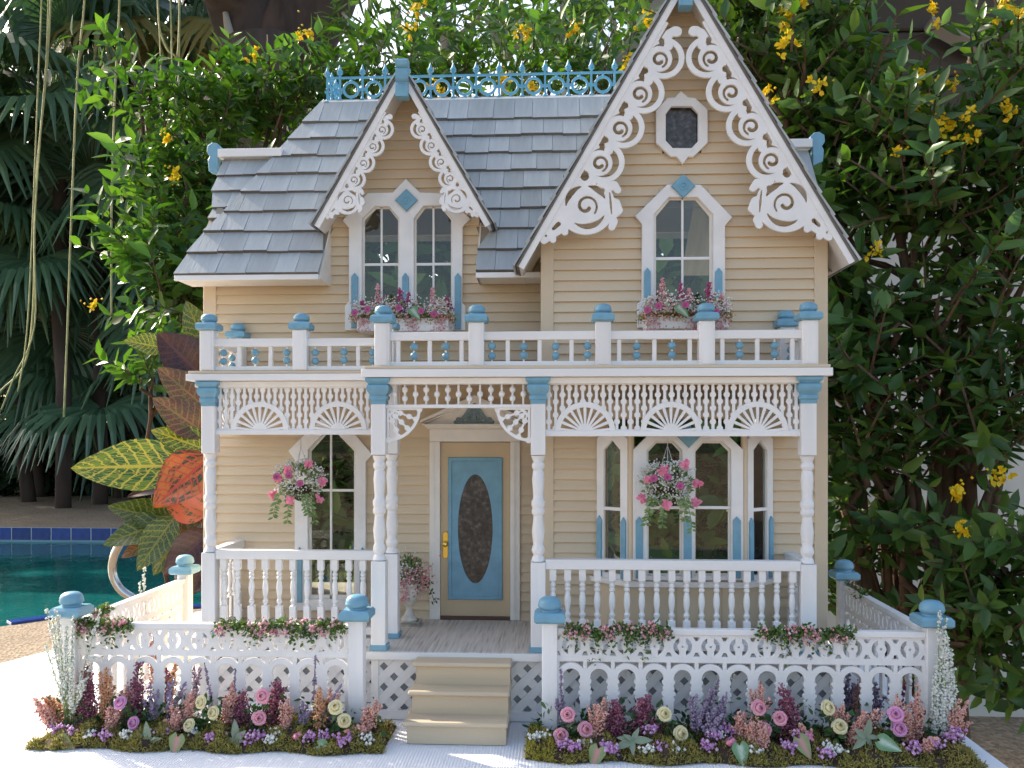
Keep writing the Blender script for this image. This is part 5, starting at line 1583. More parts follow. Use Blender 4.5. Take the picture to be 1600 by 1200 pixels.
# ================================================================ moss beds
def moss_bed(label, p0, p1, Yf, seed, yellow_end):
    x0, x1 = PX(p0, -60), PX(p1, -60)
    t = thing('moss_bed', label, 'moss bed', W(((x0 + x1) / 2, -40, ZG + 0.3)), 'moss beds along the front fences')
    rg = np.random.default_rng(int(seed * 10))
    xc = (x0 + x1) / 2
    def hgt(x, y):
        e = np.minimum(np.minimum((x - x0) / 26, (x1 - x) / 26), np.minimum((y - Yf) / 22, (34 - y) / 22))
        e = np.clip(e, 0, 1)
        return np.sqrt(e) * (19 + 7 * np.sin(x * 0.061 + seed) + 5 * np.sin(x * 0.153 + 2 * seed + y * 0.07))
    nx, ny = 90, 14
    xs, ys = np.linspace(x0, x1, nx), np.linspace(Yf, 34, ny)
    XX, YY = np.meshgrid(xs, ys, indexing='ij')
    ww = 7 * np.sin(XX * 0.045 + seed) * np.clip((10 - YY) / 60, 0, 1)
    V = np.stack([XX - xc, YY + ww + 40, hgt(XX, YY) * 0.85], -1).reshape(-1, 3)
    Fc = np.array([(i * ny + j, (i + 1) * ny + j, (i + 1) * ny + j + 1, i * ny + j + 1) for i in range(nx - 1) for j in range(ny - 1)])
    putU('soil', (V, Fc), 'soil', t)
    n = 19000
    x = rg.uniform(x0, x1, n); y = Yf + (34 - Yf) * rg.uniform(0, 1, n) ** 1.7
    wv = 7 * np.sin(x * 0.045 + seed) * np.clip((10 - y) / 60, 0, 1)
    z = hgt(x, y)
    clump = np.sin(x * 0.21 + seed) + np.sin(x * 0.083 + y * 0.09) + rg.normal(size=n) * 0.5
    keep = clump > -1.1
    pos = np.stack([x - xc, y + wv + 40, z * 0.86 + np.clip(clump, 0, 2) * 2.0 - 1], 1)[keep]
    yel = (np.abs(x[keep] - yellow_end) < 34) if yellow_end is not None else np.zeros(keep.sum(), bool)
    for sel, mat in ((~yel, 'moss_tuft'), (yel, 'moss_yellow')):
        k = int(sel.sum())
        if k:
            d = rg.normal(size=(k, 3)) + np.array([0, -0.35, 0.7])
            o = putU('moss', leaves(pos[sel], d, rg.normal(size=(k, 3)), rg.uniform(4, 9, k), rg.uniform(1.1, 2.2, k), 0.2, rg.uniform(-0.3, 0.5, k)[:, None]), mat, t, False)
            o['kind'] = 'stuff'
    filler(t, x0, x1, int((x1 - x0) * 1.2))
def filler(t, x0, x1, n):
    xc = (x0 + x1) / 2
    cen = rng.uniform(x0 + 20, x1 - 20, 60)
    k = rng.integers(0, 60, n)
    pos = np.stack([cen[k] - xc + rng.normal(size=n) * 9, rng.uniform(-48, 6, n) + 40, 14 + np.abs(rng.normal(size=n)) * 20], 1)
    o = putU('greenery', leaves(pos, rdir(n, 0.7) + np.array([0, -0.4, 0]), rdir(n, 0.8), rng.uniform(8, 16, n), rng.uniform(3.5, 7, n)), 'rose_leaf', t); o['kind'] = 'stuff'
moss_bed('mossy flower bed strip in front of the pool-side fence', 62, 602, -92, 1.3, None)
moss_bed('mossy flower bed strip with a yellowish end in front of the shrub-side fence', 822, 1522, -104, 4.1, PX(838, -60))

# ================================================================ flowers in the two beds
ORD = ['first', 'second', 'third', 'fourth', 'fifth', 'sixth', 'seventh', 'eighth', 'ninth', 'tenth', 'eleventh', 'twelfth', 'thirteenth', 'fourteenth', 'fifteenth', 'sixteenth', 'seventeenth', 'eighteenth']
def bed(side, rows):
    made = set(COL.objects)
    bed_(side, rows)
    by = {}
    for o in COL.objects:
        if o not in made and 'label' in o: by.setdefault(o['label'], []).append(o)
    corner = W((fl0, 0, 0)).x if side == 'L' else W((fr1, 0, 0)).x
    for lab, os_ in by.items():
        if len(os_) < 2: continue
        for i, o in enumerate(sorted(os_, key=lambda q: abs(q.location.x - corner))):
            o['label'] = lab.split(' in the moss bed')[0] + ', ' + ORD[i] + ' of its kind from the ' + ('pool-side' if side == 'L' else 'shrub-side') + ' corner post'
def bed_(side, rows):
    where = 'in the moss bed before the pool-side fence' if side == 'L' else 'in the moss bed before the shrub-side fence'
    grp = ('pool-side bed ' if side == 'L' else 'shrub-side bed ')
    for r_ in rows:
        k = r_[0]
        if k == 'salmon': plume(r_[1], r_[2], r_[3], 'salmon', 'salmon pink dried flower sprig ' + where, 'salmon_flower', grp + 'salmon sprigs', 8, 10, r_[4], 120, 1.8, 0.12, None, 15)
        elif k == 'peach': plume(r_[1], r_[2], r_[3], 'peach', 'peach orange dried flower sprig ' + where, 'peach_flower', grp + 'peach sprigs', 7, 11, r_[4], 120, 1.9, 0.12, None, 14)
        elif k == 'burg': plume(r_[1], r_[2], r_[3], 'burgundy', 'dense burgundy flower plume ' + where, 'burgundy_plume', grp + 'burgundy plumes', 6, 21, r_[4], 190, 2.0, 0.03, None, 9)
        elif k == 'lav': plume(r_[1], r_[2], r_[3], 'lavender', 'purple lavender stems with small blossoms ' + where, 'lavender', grp + 'lavender', 6, 7, r_[4], 56, 2.3, 0.3, None, 18)
        elif k == 'spike': plume(r_[1], r_[2], r_[3], 'lavender', 'tall thin dark purple flower spike ' + where, 'flower_spike', grp + 'flower spikes', 1, 4, r_[4], 60, 2.0, 0.3)
        elif k == 'mauve': cluster(r_[1], r_[2], r_[3], 'mauve', 'low mauve blossom cluster ' + where, 'mauve_cluster', grp + 'mauve clusters')
        elif k == 'white': cluster(r_[1], r_[2], r_[3], 'white_blossom', 'low white blossom cluster ' + where, 'white_cluster', grp + 'white clusters', 8, 26, 2.7)
        elif k == 'pinkc': cluster(r_[1], r_[2], r_[3], 'hot_pink', 'small bright pink flower low ' + where, 'pink_flower', grp + 'pink flowers', 4, 14, 4)
        elif k == 'rp': rose_bush(r_[1], r_[2], 'rose_pink', 'pink rose bush with dark green leaves ' + where, grp + 'pink roses')
        elif k == 'ro': rose_bush(r_[1], r_[2], 'rose_orchid', 'orchid pink rose bush with two blooms ' + where, grp + 'orchid roses')
        elif k == 'ry': rose_bush(r_[1], r_[2], 'rose_yellow', 'pale yellow rose bush ' + where, grp + 'yellow roses')
        elif k == 'cal': caladium(r_[1], r_[2], r_[3], 'caladium_pink', 'pink caladium leaf with green margin ' + where, grp + 'pink caladiums', r_[4])
        elif k == 'calg': caladium(r_[1], r_[2], r_[3], 'caladium_green', 'pale green veined caladium leaf ' + where, grp + 'green caladiums', r_[4])
        elif k == 'sage': sage(r_[1], r_[2], r_[3], 'grey green sage rosette ' + where, grp + 'sage plants')
bed('L', [
    ('salmon', 82, 1090, -48, -0.55), ('peach', 92, 1085, -30, -0.25), ('burg', 137, 1040, -24, 0.02), ('peach', 166, 1042, -20, 0.05), ('salmon', 172, 1102, -50, 0.1),
    ('ro', [(189, 1099), (210, 1130)], -40), ('burg', 212, 1037, -14, 0.02), ('salmon', 196, 1072, -18, 0.1), ('lav', 238, 1066, -30, 0.0), ('lav', 262, 1060, -28, 0.12),
    ('salmon', 272, 1105, -50, -0.12), ('salmon', 288, 1078, -36, 0.2), ('ry', [(316, 1097), (335, 1114), (297, 1134)], -44), ('spike', 334, 1037, -20, -0.16), ('spike', 364, 1044, -18, 0.05),
    ('salmon', 356, 1064, -34, 0.08), ('burg', 376, 1082, -30, 0.05), ('rp', [(411, 1088), (405, 1122)], -44), ('burg', 428, 1064, -16, 0.08), ('salmon', 448, 1094, -40, 0.06),
    ('lav', 470, 1094, -34, 0.0), ('spike', 489, 1024, -20, 0.02), ('spike', 497, 1070, -40, 0.5), ('peach', 500, 1074, -34, 0.02), ('salmon', 512, 1075, -20, 0.1),
    ('ry', [(525, 1106), (538, 1126)], -46), ('salmon', 572, 1096, -44, 0.26), ('salmon', 560, 1140, -62, -0.2), ('lav', 520, 1100, -20, -0.1),
    ('mauve', 92, 1140, -64, 0), ('mauve', 108, 1150, -72, 0), ('mauve', 162, 1156, -80, 0), ('mauve', 252, 1146, -70, 0), ('mauve', 330, 1160, -82, 0), ('mauve', 392, 1164, -84, 0),
    ('mauve', 404, 1152, -70, 0), ('mauve', 484, 1154, -76, 0), ('mauve', 506, 1152, -72, 0), ('mauve', 534, 1178, -88, 0), ('mauve', 548, 1164, -74, 0),
    ('white', 134, 1154, -76, 0), ('white', 197, 1158, -80, 0), ('white', 302, 1146, -60, 0), ('white', 434, 1146, -66, 0), ('white', 424, 1162, -82, 0), ('white', 572, 1160, -76, 0), ('pinkc', 464, 1152, -74, 0),
    ('cal', 104, 1160, -86, -15), ('cal', 276, 1164, -90, -100), ('calg', 510, 1170, -88, -20), ('sage', 234, 1158, -84, 0), ('sage', 368, 1156, -80, 0)])
bed('R', [
    ('spike', 877, 1046, -26, -0.02), ('lav', 882, 1090, -30, 0.02), ('rp', [(888, 1117), (914, 1140), (877, 1150)], -48), ('salmon', 938, 1090, -40, 0.02), ('salmon', 930, 1100, -56, 0.1), ('burg', 961, 1094, -40, 0.02),
    ('burg', 1006, 1088, -34, 0.06), ('ry', [(1038, 1116), (1063, 1146)], -48), ('lav', 1085, 1085, -44, 0.1), ('lav', 1098, 1062, -40, 0.22), ('lav', 1118, 1080, -38, 0.28), ('lav', 1108, 1108, -60, 0.1),
    ('salmon', 1162, 1110, -56, -0.1), ('salmon', 1176, 1120, -70, 0.1), ('salmon', 1186, 1066, -34, 0.02), ('salmon', 1190, 1132, -74, 0.15), ('rp', [(1184, 1106), (1194, 1141), (1219, 1123), (1143, 1163)], -50),
    ('burg', 1236, 1070, -36, -0.14), ('salmon', 1258, 1130, -64, -0.2), ('ry', [(1292, 1106), (1312, 1136)], -48), ('salmon', 1311, 1098, -40, 0.0), ('salmon', 1330, 1106, -56, 0.6),
    ('ro', [(1400, 1117), (1404, 1139)], -50), ('salmon', 1432, 1068, -40, 0.04), ('salmon', 1418, 1084, -52, -0.2), ('salmon', 1447, 1150, -76, 0.4), ('salmon', 1490, 1094, -44, 0.22),
    ('mauve', 878, 1168, -86, 0), ('mauve', 898, 1178, -94, 0), ('mauve', 955, 1186, -100, 0), ('mauve', 947, 1170, -90, 0), ('mauve', 1018, 1140, -64, 0), ('mauve', 1032, 1168, -88, 0), ('mauve', 1104, 1164, -86, 0),
    ('mauve', 1116, 1148, -70, 0), ('mauve', 1236, 1164, -88, 0), ('mauve', 1250, 1152, -78, 0), ('mauve', 1292, 1188, -100, 0), ('mauve', 1430, 1166, -88, 0), ('mauve', 1484, 1152, -74, 0), ('mauve', 1496, 1144, -66, 0), ('mauve', 1462, 1162, -84, 0), ('mauve', 1135, 1140, -58, 0),
    ('white', 836, 1152, -66, 0), ('white', 850, 1148, -60, 0), ('white', 912, 1164, -84, 0), ('white', 1012, 1176, -96, 0), ('white', 1056, 1168, -90, 0), ('white', 1180, 1176, -96, 0), ('white', 1296, 1166, -86, 0), ('white', 1310, 1172, -90, 0), ('white', 1122, 1148, -66, 0),
    ('pinkc', 1142, 1162, -88, 0), ('pinkc', 1266, 1152, -80, 0), ('cal', 930, 1182, -102, -110), ('calg', 1158, 1178, -100, -80), ('calg', 1388, 1162, -88, -20), ('cal', 1256, 1166, -90, -60),
    ('sage', 988, 1156, -86, 0), ('sage', 1352, 1152, -80, 0)])
grassy(108, 946, -40, 'tall fan of white wheat grass against the corner post of the pool-side fence', 'white wheat grass', 24, 44)
grassy(1472, 958, -30, 'tall dense white wheat grass against the corner post beside the leafy shrubs', 'white wheat grass', 52, 17)
grassy(1134, 1004, 12, 'sparse thin white wheat grass rising behind the shrub-side front fence', 'white wheat grass', 6, 22)
# plants just behind the fences
bb = [('burg', 250, 1046, 60), ('peach', 262, 1034, 70), ('lav', 300, 1040, 80), ('salmon', 240, 968, 180), ('burg', 1398, 1046, 60), ('lav', 1362, 1066, 80), ('lav', 1316, 1046, 90), ('salmon', 1342, 1056, 100), ('lav', 1328, 1070, 120)]
for k, px, top, Y in bb:
    w = 'growing behind the pool-side fretwork fence' if px < 800 else 'growing behind the shrub-side fretwork fence'
    b_ = (PX(px, Y), Y, ZG + 0.5)
    mt = {'burg': 'burgundy', 'peach': 'peach', 'lav': 'lavender', 'salmon': 'salmon'}[k]
    w += {1362: ' by the picket gap', 1316: ' nearer the porch', 1328: ' deepest inside the yard'}.get(px, '')
    plume(px, top, Y, mt, mt + ' dried flower clump ' + w, 'backing_flower', 'flowers behind the fences ' + mt + (' left' if px < 800 else ' right'), 6, 11, 0.05, 80, 2.2, 0.1, b_, 20)
grassy(222, 886, 250, 'white wheat grass tuft standing inside the pool-side fence', 'white wheat grass', 8, 16, (PX(222, 250), 250, ZG + 0.5))

# ================================================================ garlands on the fence rails
def garland(label, a, b_, n, hang):
    """a, b_: (px, Y) ends along the rail"""
    A, B = Vector((PX(a[0], a[1]), a[1], ZRT + 5)), Vector((PX(b_[0], b_[1]), b_[1], ZRT + 5))
    t = thing('garland', label, 'garland', W(A), 'rose garlands on the fence rails')
    n = int(n * 1.7)
    s_ = rng.uniform(0, 1, n)
    d = np.array(B - A)
    wv = np.sin(s_ * 17 + a[0]) * 0.5 + np.sin(s_ * 41 + a[0]) * 0.5
    drop = np.abs(rng.normal(size=n)) * hang * (0.45 + 0.55 * wv)
    pos = s_[:, None] * d + np.stack([rng.normal(size=n) * 3, rng.normal(size=n) * 5 - 5, 5 - np.clip(drop, -5, 60) + rng.normal(size=n) * 3], 1)
    putU('foliage', leaves(pos, rdir(n), rdir(n), rng.uniform(4.5, 9, n), rng.uniform(2.8, 5, n)), 'garland_leaf', t)
    cen = rng.uniform(0.02, 0.98, max(4, n // 36))
    q = np.concatenate([c * d + np.array([0, -9, rng.uniform(-10, 8)]) + rng.normal(size=(9, 3)) * 3.4 for c in cen])
    putU('blossom', blobs(q, rng.uniform(1.5, 3.0, len(q))), 'pink_blossom', t)
    m = MB(); m.tube([tuple(d * k / 6 + np.array([0, -1 - (k % 2), 2])) for k in range(7)], 1.0, 5); putT('vine', m, 'dark_stem', t)
garland('pink rose garland round the corner post of the pool-side fence', (122, -6), (205, -6), 330, 24)
garland('pink rose garland on the rail of the pool-side fence next to the steps', (342, -6), (540, -6), 620, 20)
garland('long pink rose garland on the shrub-side fence rail next to the steps', (882, -6), (1048, -6), 560, 26)
garland('pink rose garland midway along the shrub-side front fence rail', (1184, -6), (1330, -6), 480, 22)
garland('pink rose garland at the back post of the shrub-side fence', (1325, FBY - 10), (1352, 290), 170, 8)
garland('pink rose garland on the returning rail of the pool-side fence', (152, 60), (172, 110), 150, 8)

# ================================================================ window boxes, baskets, urn
TRUMPET = MB(); TRUMPET.lathe([(1.2, 0), (2.2, 4), (4.0, 7), (6.6, 8.2), (6.2, 8.6), (2.6, 6.5), (1.0, 4)], n=10)
metr = local_mesh(TRUMPET)
def petunia(t, c, d=(0, -1, 0.3), k=1.0):
    o = put('petunia', metr, 'magenta', t, c, True); aim(o, d); o.scale = (k,) * 3
def pinkbloom(t, c, r):
    n = 16
    d = unit(np.concatenate([rng.normal(size=(n, 3)) * np.array([1, 0.4, 1])]))
    putU_at('pink_bloom', leaves(np.zeros((n, 3)) + rng.normal(size=(n, 3)), d, rng.normal(size=(n, 3)) + np.array([0, -1.5, 0]), np.full(n, r), np.full(n, r * 0.75)), 'hot_pink', t, c)
def putU_at(name, VF, mat, parent, c):
    return put(name, mesh_arr(VF[0] * S, VF[1]), mat, parent, c, True)
def window_box(label, px0, px1, pyt, pyb, Y):
    x0, x1 = PX(px0, Y), PX(px1, Y); z0, z1 = PZ(px0, pyb, Y), PZ(px0, pyt, Y)
    L = x1 - x0
    t = thing('window_box', label, 'window box', W(((x0 + x1) / 2, Y, z0)), 'window boxes under the upper windows')
    m = MB(); m.box(-L / 2, L / 2, -22, 40, 0, z1 - z0, 1.0); putT('planter', m, 'white', t).data.polygons.foreach_set('use_smooth', np.zeros(len(m.f), bool))
    h = z1 - z0
    n = 900
    pos = np.stack([rng.uniform(-L / 2 - 14, L / 2 + 14, n), rng.uniform(-30, 8, n), h + rng.normal(size=n) * 5], 1)
    o = putU('moss', leaves(pos, rng.normal(size=(n, 3)) + np.array([0, -0.6, -0.1]), rdir(n), rng.uniform(5, 9, n), rng.uniform(1.2, 2.4, n)), 'moss_tuft', t, False)
    n = 1300
    cen = rng.uniform(-L / 2 - 10, L / 2 + 8, 46)
    pk = cen[rng.integers(0, 46, n)] + rng.normal(size=n) * 4
    pos = np.stack([pk, rng.uniform(-32, 4, n), h + 6 + np.abs(rng.normal(size=n)) * 14], 1)
    putU('white_sprays', blobs(pos, rng.uniform(1.2, 2.5, n)), 'white_blossom', t)
    n = 620
    pos = np.stack([(cen[rng.integers(0, 46, n)] + rng.normal(size=n) * 5), rng.uniform(-34, 2, n), h + 8 + rng.normal(size=n) * 13], 1)
    putU('salmon_sprays', blobs(pos, rng.uniform(1.2, 2.2, n)), 'salmon', t)
    for f_ in (-0.42, 0.12, 0.44):      # trailing sprays over the box edge
        q = np.stack([f_ * L + rng.normal(size=60) * 8, -26 - rng.uniform(0, 6, 60), h - rng.uniform(0, 26, 60)], 1); putU('trailing_spray', blobs(q, rng.uniform(1.2, 2.4, 60)), 'pink_blossom', t)
    for f_, hh in ((-0.28, 66), (-0.04, 58), (0.06, 48), (0.32, 58), (-0.45, 34), (0.48, 40)):
        s_ = rng.uniform(0.1, 1, 150); q = np.stack([f_ * L + rng.normal(size=150) * 8 * (1.15 - s_), -12 + rng.normal(size=150) * 6 * (1.15 - s_), h + hh * s_], 1)
        putU('pink_plume', blobs(q, rng.uniform(1.4, 2.4, 150)), 'magenta' if random.random() < 0.35 else 'pink_blossom', t)
    for f_, zz in ((-0.50, 6), (-0.36, 12), (-0.02, 14), (0.22, 8), (0.36, 2)):
        petunia(t, ORG[t] + Vector((f_ * L * S, -34 * S, (h + zz) * S)))
    n = 130
    pos = np.stack([rng.uniform(-L / 2, L / 2, n), rng.uniform(-24, 0, n), h + rng.uniform(0, 24, n)], 1)
    putU('foliage', leaves(pos, rdir(n, 0.8), rdir(n), rng.uniform(9, 16, n), rng.uniform(3, 5, n)), 'fern', t)
    o = put('caladium_blade', CALG, 'caladium_green', t, ORG[t] + Vector(((-0.1 if px0 > 900 else 0.12) * L * S, -38 * S, (h + 14) * S)), True); frame_rot(o, (0.6, -0.3, -0.7), (0, -1, 0.4)); o.scale = (0.8,) * 3
window_box('white window box of pink and white flowers under the dormer double window', 562, 703, 500, 520, YW - 52)
window_box('white window box of pink and white flowers under the big gable window', 1008, 1128, 497, 516, YG - 48)

def basket(label, px, py, Y, ztop):
    c = P(px, py, Y)
    t = thing('hanging_basket', label, 'flower basket', W((c[0], c[1], c[2] - 30)), 'flower baskets hanging in the porch')
    m = MB()
    m.lathe([(6, 2), (18, 10), (25, 22), (27, 30), (24, 30), (10, 20)], n=14); putT('bowl', m, 'soil', t)
    tip = (0, 0, 100)
    m = MB()
    for a in (0.4, 2.5, 4.6): m.tube([(25 * math.cos(a), 25 * math.sin(a), 30), tip], 0.55, 5)
    m.tube([tip, (0, 0, ztop - (c[2] - 30))], 0.8, 5); putT('hanger', m, 'wire', t)
    def ball(n, r, zc, sq=0.8): 
        q = rdir(n); return q * (r * rng.uniform(0.75, 1.08, n))[:, None] * np.array([1, 1, sq]) + np.array([0, 0, zc])
    n = 300
    q = ball(n, 36, 36); putU('foliage', leaves(q, q - np.array([0, 0, 20]) + rdir(n) * 18, rdir(n, 1), rng.uniform(7, 13, n), rng.uniform(3, 5.5, n)), 'fern', t)
    cc = ball(80, 44, 40); q = cc[rng.integers(0, 80, 1100)] + rng.normal(size=(1100, 3)) * 4.2
    putU('white_sprays', blobs(q, rng.uniform(1.1, 2.3, 1100)), 'white_blossom', t)
    for dx, dz in ((-12, 60), (24, 70), (-44, 14), (42, 8), (-6, 6), (46, 38), (-34, 44)):
        pinkbloom(t, ORG[t] + Vector((dx * S, -(46 - abs(dx) * 0.5) * S, dz * S)), 9.5)
    for dx, dz in ((-28, 46), (-6, 48), (14, 34)): petunia(t, ORG[t] + Vector((dx * S, -44 * S, dz * S)))
    for dx, ln in ((-36, 30), (-12, 34), (22, 26), (32, 36)):     # trailing ferns
        pts = [(dx * (0.8 + 0.3 * k / 6), -34 - 4 * math.sin(k * 0.5), 14 - ln * k / 6 * (1 + 0.05 * k)) for k in range(7)]
        m = MB(); m.tube(pts, 0.7, 4); fr = putT('fern_frond', m, 'fern', t)
        lp = np.array([(p_[0], p_[1], p_[2]) for p_ in pts for _ in (0, 1)] * 2) + rng.normal(size=(28, 3)) * np.array([0.5, 0.5, 2.5])
        ld = np.array([((-1) ** k, -0.3, -0.35) for k in range(28)])
        putU_at('fern_leaflets', leaves(lp, ld, np.tile([0, -1, 0.4], (28, 1)), rng.uniform(7, 11, 28), np.full(28, 4.0)), 'fern', fr, ORG[t])
basket('hanging basket of pink and white flowers before the tall left window', 470, 758, YL + 40, 80)
basket('hanging basket of pink and white flowers before the bay window', 1043, 762, YP + 22, 80)

uc = P(639, 972, YW - 52); uc = (uc[0], YW - 52, ZF)
t = thing('flower_urn', 'cream stone urn of pink flowers beside the front door', 'urn', W((uc[0], uc[1], ZF + 0.3)))
m = MB(); m.box(-21, 21, -21, 21, 0, 8, 1); m.lathe([(17, 8), (15, 12), (9, 18), (6, 26), (5.5, 34), (8, 37), (13, 42), (18, 50), (20, 60), (20, 70), (22, 76), (24, 78), (20, 78), (14, 70)], n=20)
putT('vase', m, 'urn_stone', t)
n = 260; q = rdir(n, 0.5) * np.array([26, 20, 26]) * rng.uniform(0.5, 1.1, n)[:, None] + np.array([0, 0, 96])
putU('foliage', leaves(q, q - np.array([0, 0, 70]), rdir(n), rng.uniform(8, 15, n), rng.uniform(3, 5.5, n)), 'fern', t)
for mat, nn, off in (('pink_blossom', 330, (10, -8, 92)), ('white_blossom', 220, (-6, -10, 98)), ('salmon', 140, (22, -6, 84))):
    q = rng.normal(size=(nn, 3)) * np.array([15, 9, 15]) + np.array(off); putU('blossoms', blobs(q, rng.uniform(1.4, 2.8, nn)), mat, t)
q = np.stack([rng.normal(size=70) * 5 - 4, np.full(70, -24.0) + rng.normal(size=70) * 3, 86 - rng.uniform(0, 40, 70)], 1); putU('trailing_spray', blobs(q, rng.uniform(1.5, 2.6, 70)), 'pink_blossom', t)
pts = [(24, -6, 82), (36, -10, 76), (44, -12, 62), (50, -12, 44)]
m = MB(); m.tube(pts, 0.7, 4); putT('vine', m, 'dark_stem', t)
lp = np.array([pts[i % 4] for i in range(26)], float) + rng.normal(size=(26, 3)) * 4; putU('vine_leaves', leaves(lp, rdir(26), rdir(26), np.full(26, 8.0), np.full(26, 4.0)), 'rose_leaf', t)

# ================================================================ garden behind the table (metres)
def cam_dir(p): return (Vector((0, CY, ZC)) - Vector(p)).normalized()
def tubeW(m, pts, r0, r1, n=7, wob=0.0):
    k = len(pts)
    m.tube(pts, [r0 + (r1 - r0) * i / (k - 1) for i in range(k)], n)
def bend(a, b_, n, wob):
    a, b_ = Vector(a), Vector(b_)
    return [a + (b_ - a) * (i / n) + (Vector((random.uniform(-1, 1), random.uniform(-1, 1), random.uniform(-0.4, 0.4))) * wob * math.sin(math.pi * i / n)) for i in range(n + 1)]
def shrub(name, label, group, basepx, baseD, masses, leafmat_, leaf_len, leaf_wid, flowers=(), stem_r=0.02, cat='shrub', twig=0.13, fl_r=0.022):
    bp = PB(basepx, 676, baseD); base = Vector((bp.x, bp.y, 0))
    t = thing(name, label, cat, base, group)
    br = MB(True); tw = MB(True)
    LP, LD, LN, LL = [], [], [], []
    for mi, (px, py, D, rx, ry, rd, nt) in enumerate(masses):
        c = PB(px, py, D); ex, ez = rx * D / F, ry * D / F
        knee = base.lerp(c, 0.55) + Vector((random.uniform(-0.1, 0.1), random.uniform(-0.05, 0.1), 0.15))
        p1 = bend(base + Vector((random.uniform(-0.06, 0.06), random.uniform(-0.05, 0.05), 0)), knee, 4, 0.05) + bend(knee, c, 4, 0.05)[1:]
        tubeW(br, p1, stem_r * (1 if mi % 6 == 0 else 0.4), stem_r * 0.3, 6)
        for q in range(max(3, nt // 14)):
            e = c + Vector((random.uniform(-1, 1) * ex, random.uniform(-1, 1) * rd, random.uniform(-1, 1) * ez)) * 0.8
            tubeW(br, bend(c.lerp(knee, 0.25), e, 3, 0.03), stem_r * 0.38, stem_r * 0.14, 5)
        for i in range(nt):
            u = rdir(1)[0] * random.random() ** 0.45
            o = Vector((c.x + u[0] * ex, c.y + u[1] * rd, c.z + u[2] * ez))
            d = Vector((u[0] * 0.8 + random.gauss(0, 0.5), -0.25 + random.gauss(0, 0.5), 0.55 + u[2] * 0.4 + random.gauss(0, 0.4))).normalized()
            L = twig * random.uniform(0.6, 1.3)
            tw.tube([o, o + d * L * 0.5 + Vector((0, 0, 0.004)), o + d * L], [stem_r * 0.12, stem_r * 0.1, stem_r * 0.05], 3)
            a = d.cross(Vector((0.3, 0.2, 1))).normalized(); b_ = d.cross(a)
            k = random.randint(4, 6)
            for j in range(k):
                f_ = (j + 0.6) / k
                ang = j * 1.57 + random.uniform(-0.4, 0.4)
                for sg in (0, math.pi):
                    r_ = a * math.cos(ang + sg) + b_ * math.sin(ang + sg)
                    LP.append(o + d * L * f_); LD.append(r_ * 0.85 + d * (0.35 + 0.5 * f_)); LN.append(d + r_ * -0.4 + Vector((random.gauss(0, .35), random.gauss(0, .35), random.gauss(0, .35) + 0.3))); LL.append(leaf_len * random.uniform(0.55, 1.15))
    br.build('branches', 'stem_brown', t, smooth=True); tw.build('twigs', 'stem_brown', t)['kind'] = 'stuff'
    LL = np.array(LL)
    V, Fc = leaves(np.array([tuple(x) for x in LP]) - np.array(base), np.array([tuple(x) for x in LD]), np.array([tuple(x) for x in LN]), LL, LL * leaf_wid, 0.22, 0.18)
    put('foliage', mesh_arr(V, Fc), leafmat_, t, None, True)['kind'] = 'stuff'
    for (px, py, D, k) in flowers:
        c = PB(px, py, D); n = int(50 * k)
        cc = rng.normal(size=(max(3, n // 5), 3)) * fl_r * 0.62 * math.sqrt(k)
        q = np.repeat(cc, 5, 0); n = len(q)
        V, Fc = leaves(q, rng.normal(size=(n, 3)) + np.array([0, -0.4, 0.2]), rng.normal(size=(n, 3)) + np.array([0, -1, 0.5]), np.full(n, fl_r * 0.62), np.full(n, fl_r * 0.42), 0.1, 0.1)
        V2, F2 = blobs(rng.normal(size=(5, 3)) * fl_r * 0.5 + np.array([0, 0, fl_r * 0.4]), np.full(5, fl_r * 0.16))
        put('flower_cluster', mesh_arr(np.concatenate([V, V2]), np.concatenate([Fc, F2 + len(V)])), 'yellow_flower', t, c, False)['kind'] = 'stuff'
    return t
GS = 'yellow flowering shrubs behind the table'
shrub('flowering_shrub', 'leafy green shrub with few yellow blossoms left of the doll house roof', GS, 360, 2.35,
      [(320, 210, 2.3, 100, 60, 0.2, 58), (425, 190, 2.35, 85, 36, 0.2, 48), (275, 310, 2.2, 65, 65, 0.18, 42), (262, 410, 2.1, 62, 60, 0.18, 45), (225, 150, 2.4, 30, 40, 0.15, 9), (500, 170, 2.4, 40, 30, 0.15, 18), (285, 470, 2.05, 42, 50, 0.15, 30), (345, 330, 2.3, 50, 70, 0.15, 38), (235, 590, 2.0, 24, 34, 0.08, 8), (440, 85, 2.3, 30, 20, 0.1, 2)],
      'shrub_leaf', 0.057, 0.40,
      [(472, 52, 2.1, 0.5), (396, 88, 2.1, 0.35), (268, 272, 2.0, 0.5), (258, 222, 2.0, 0.25), (366, 492, 1.95, 0.3), (297, 524, 1.9, 0.6), (146, 478, 2.2, 0.2)], 0.016)
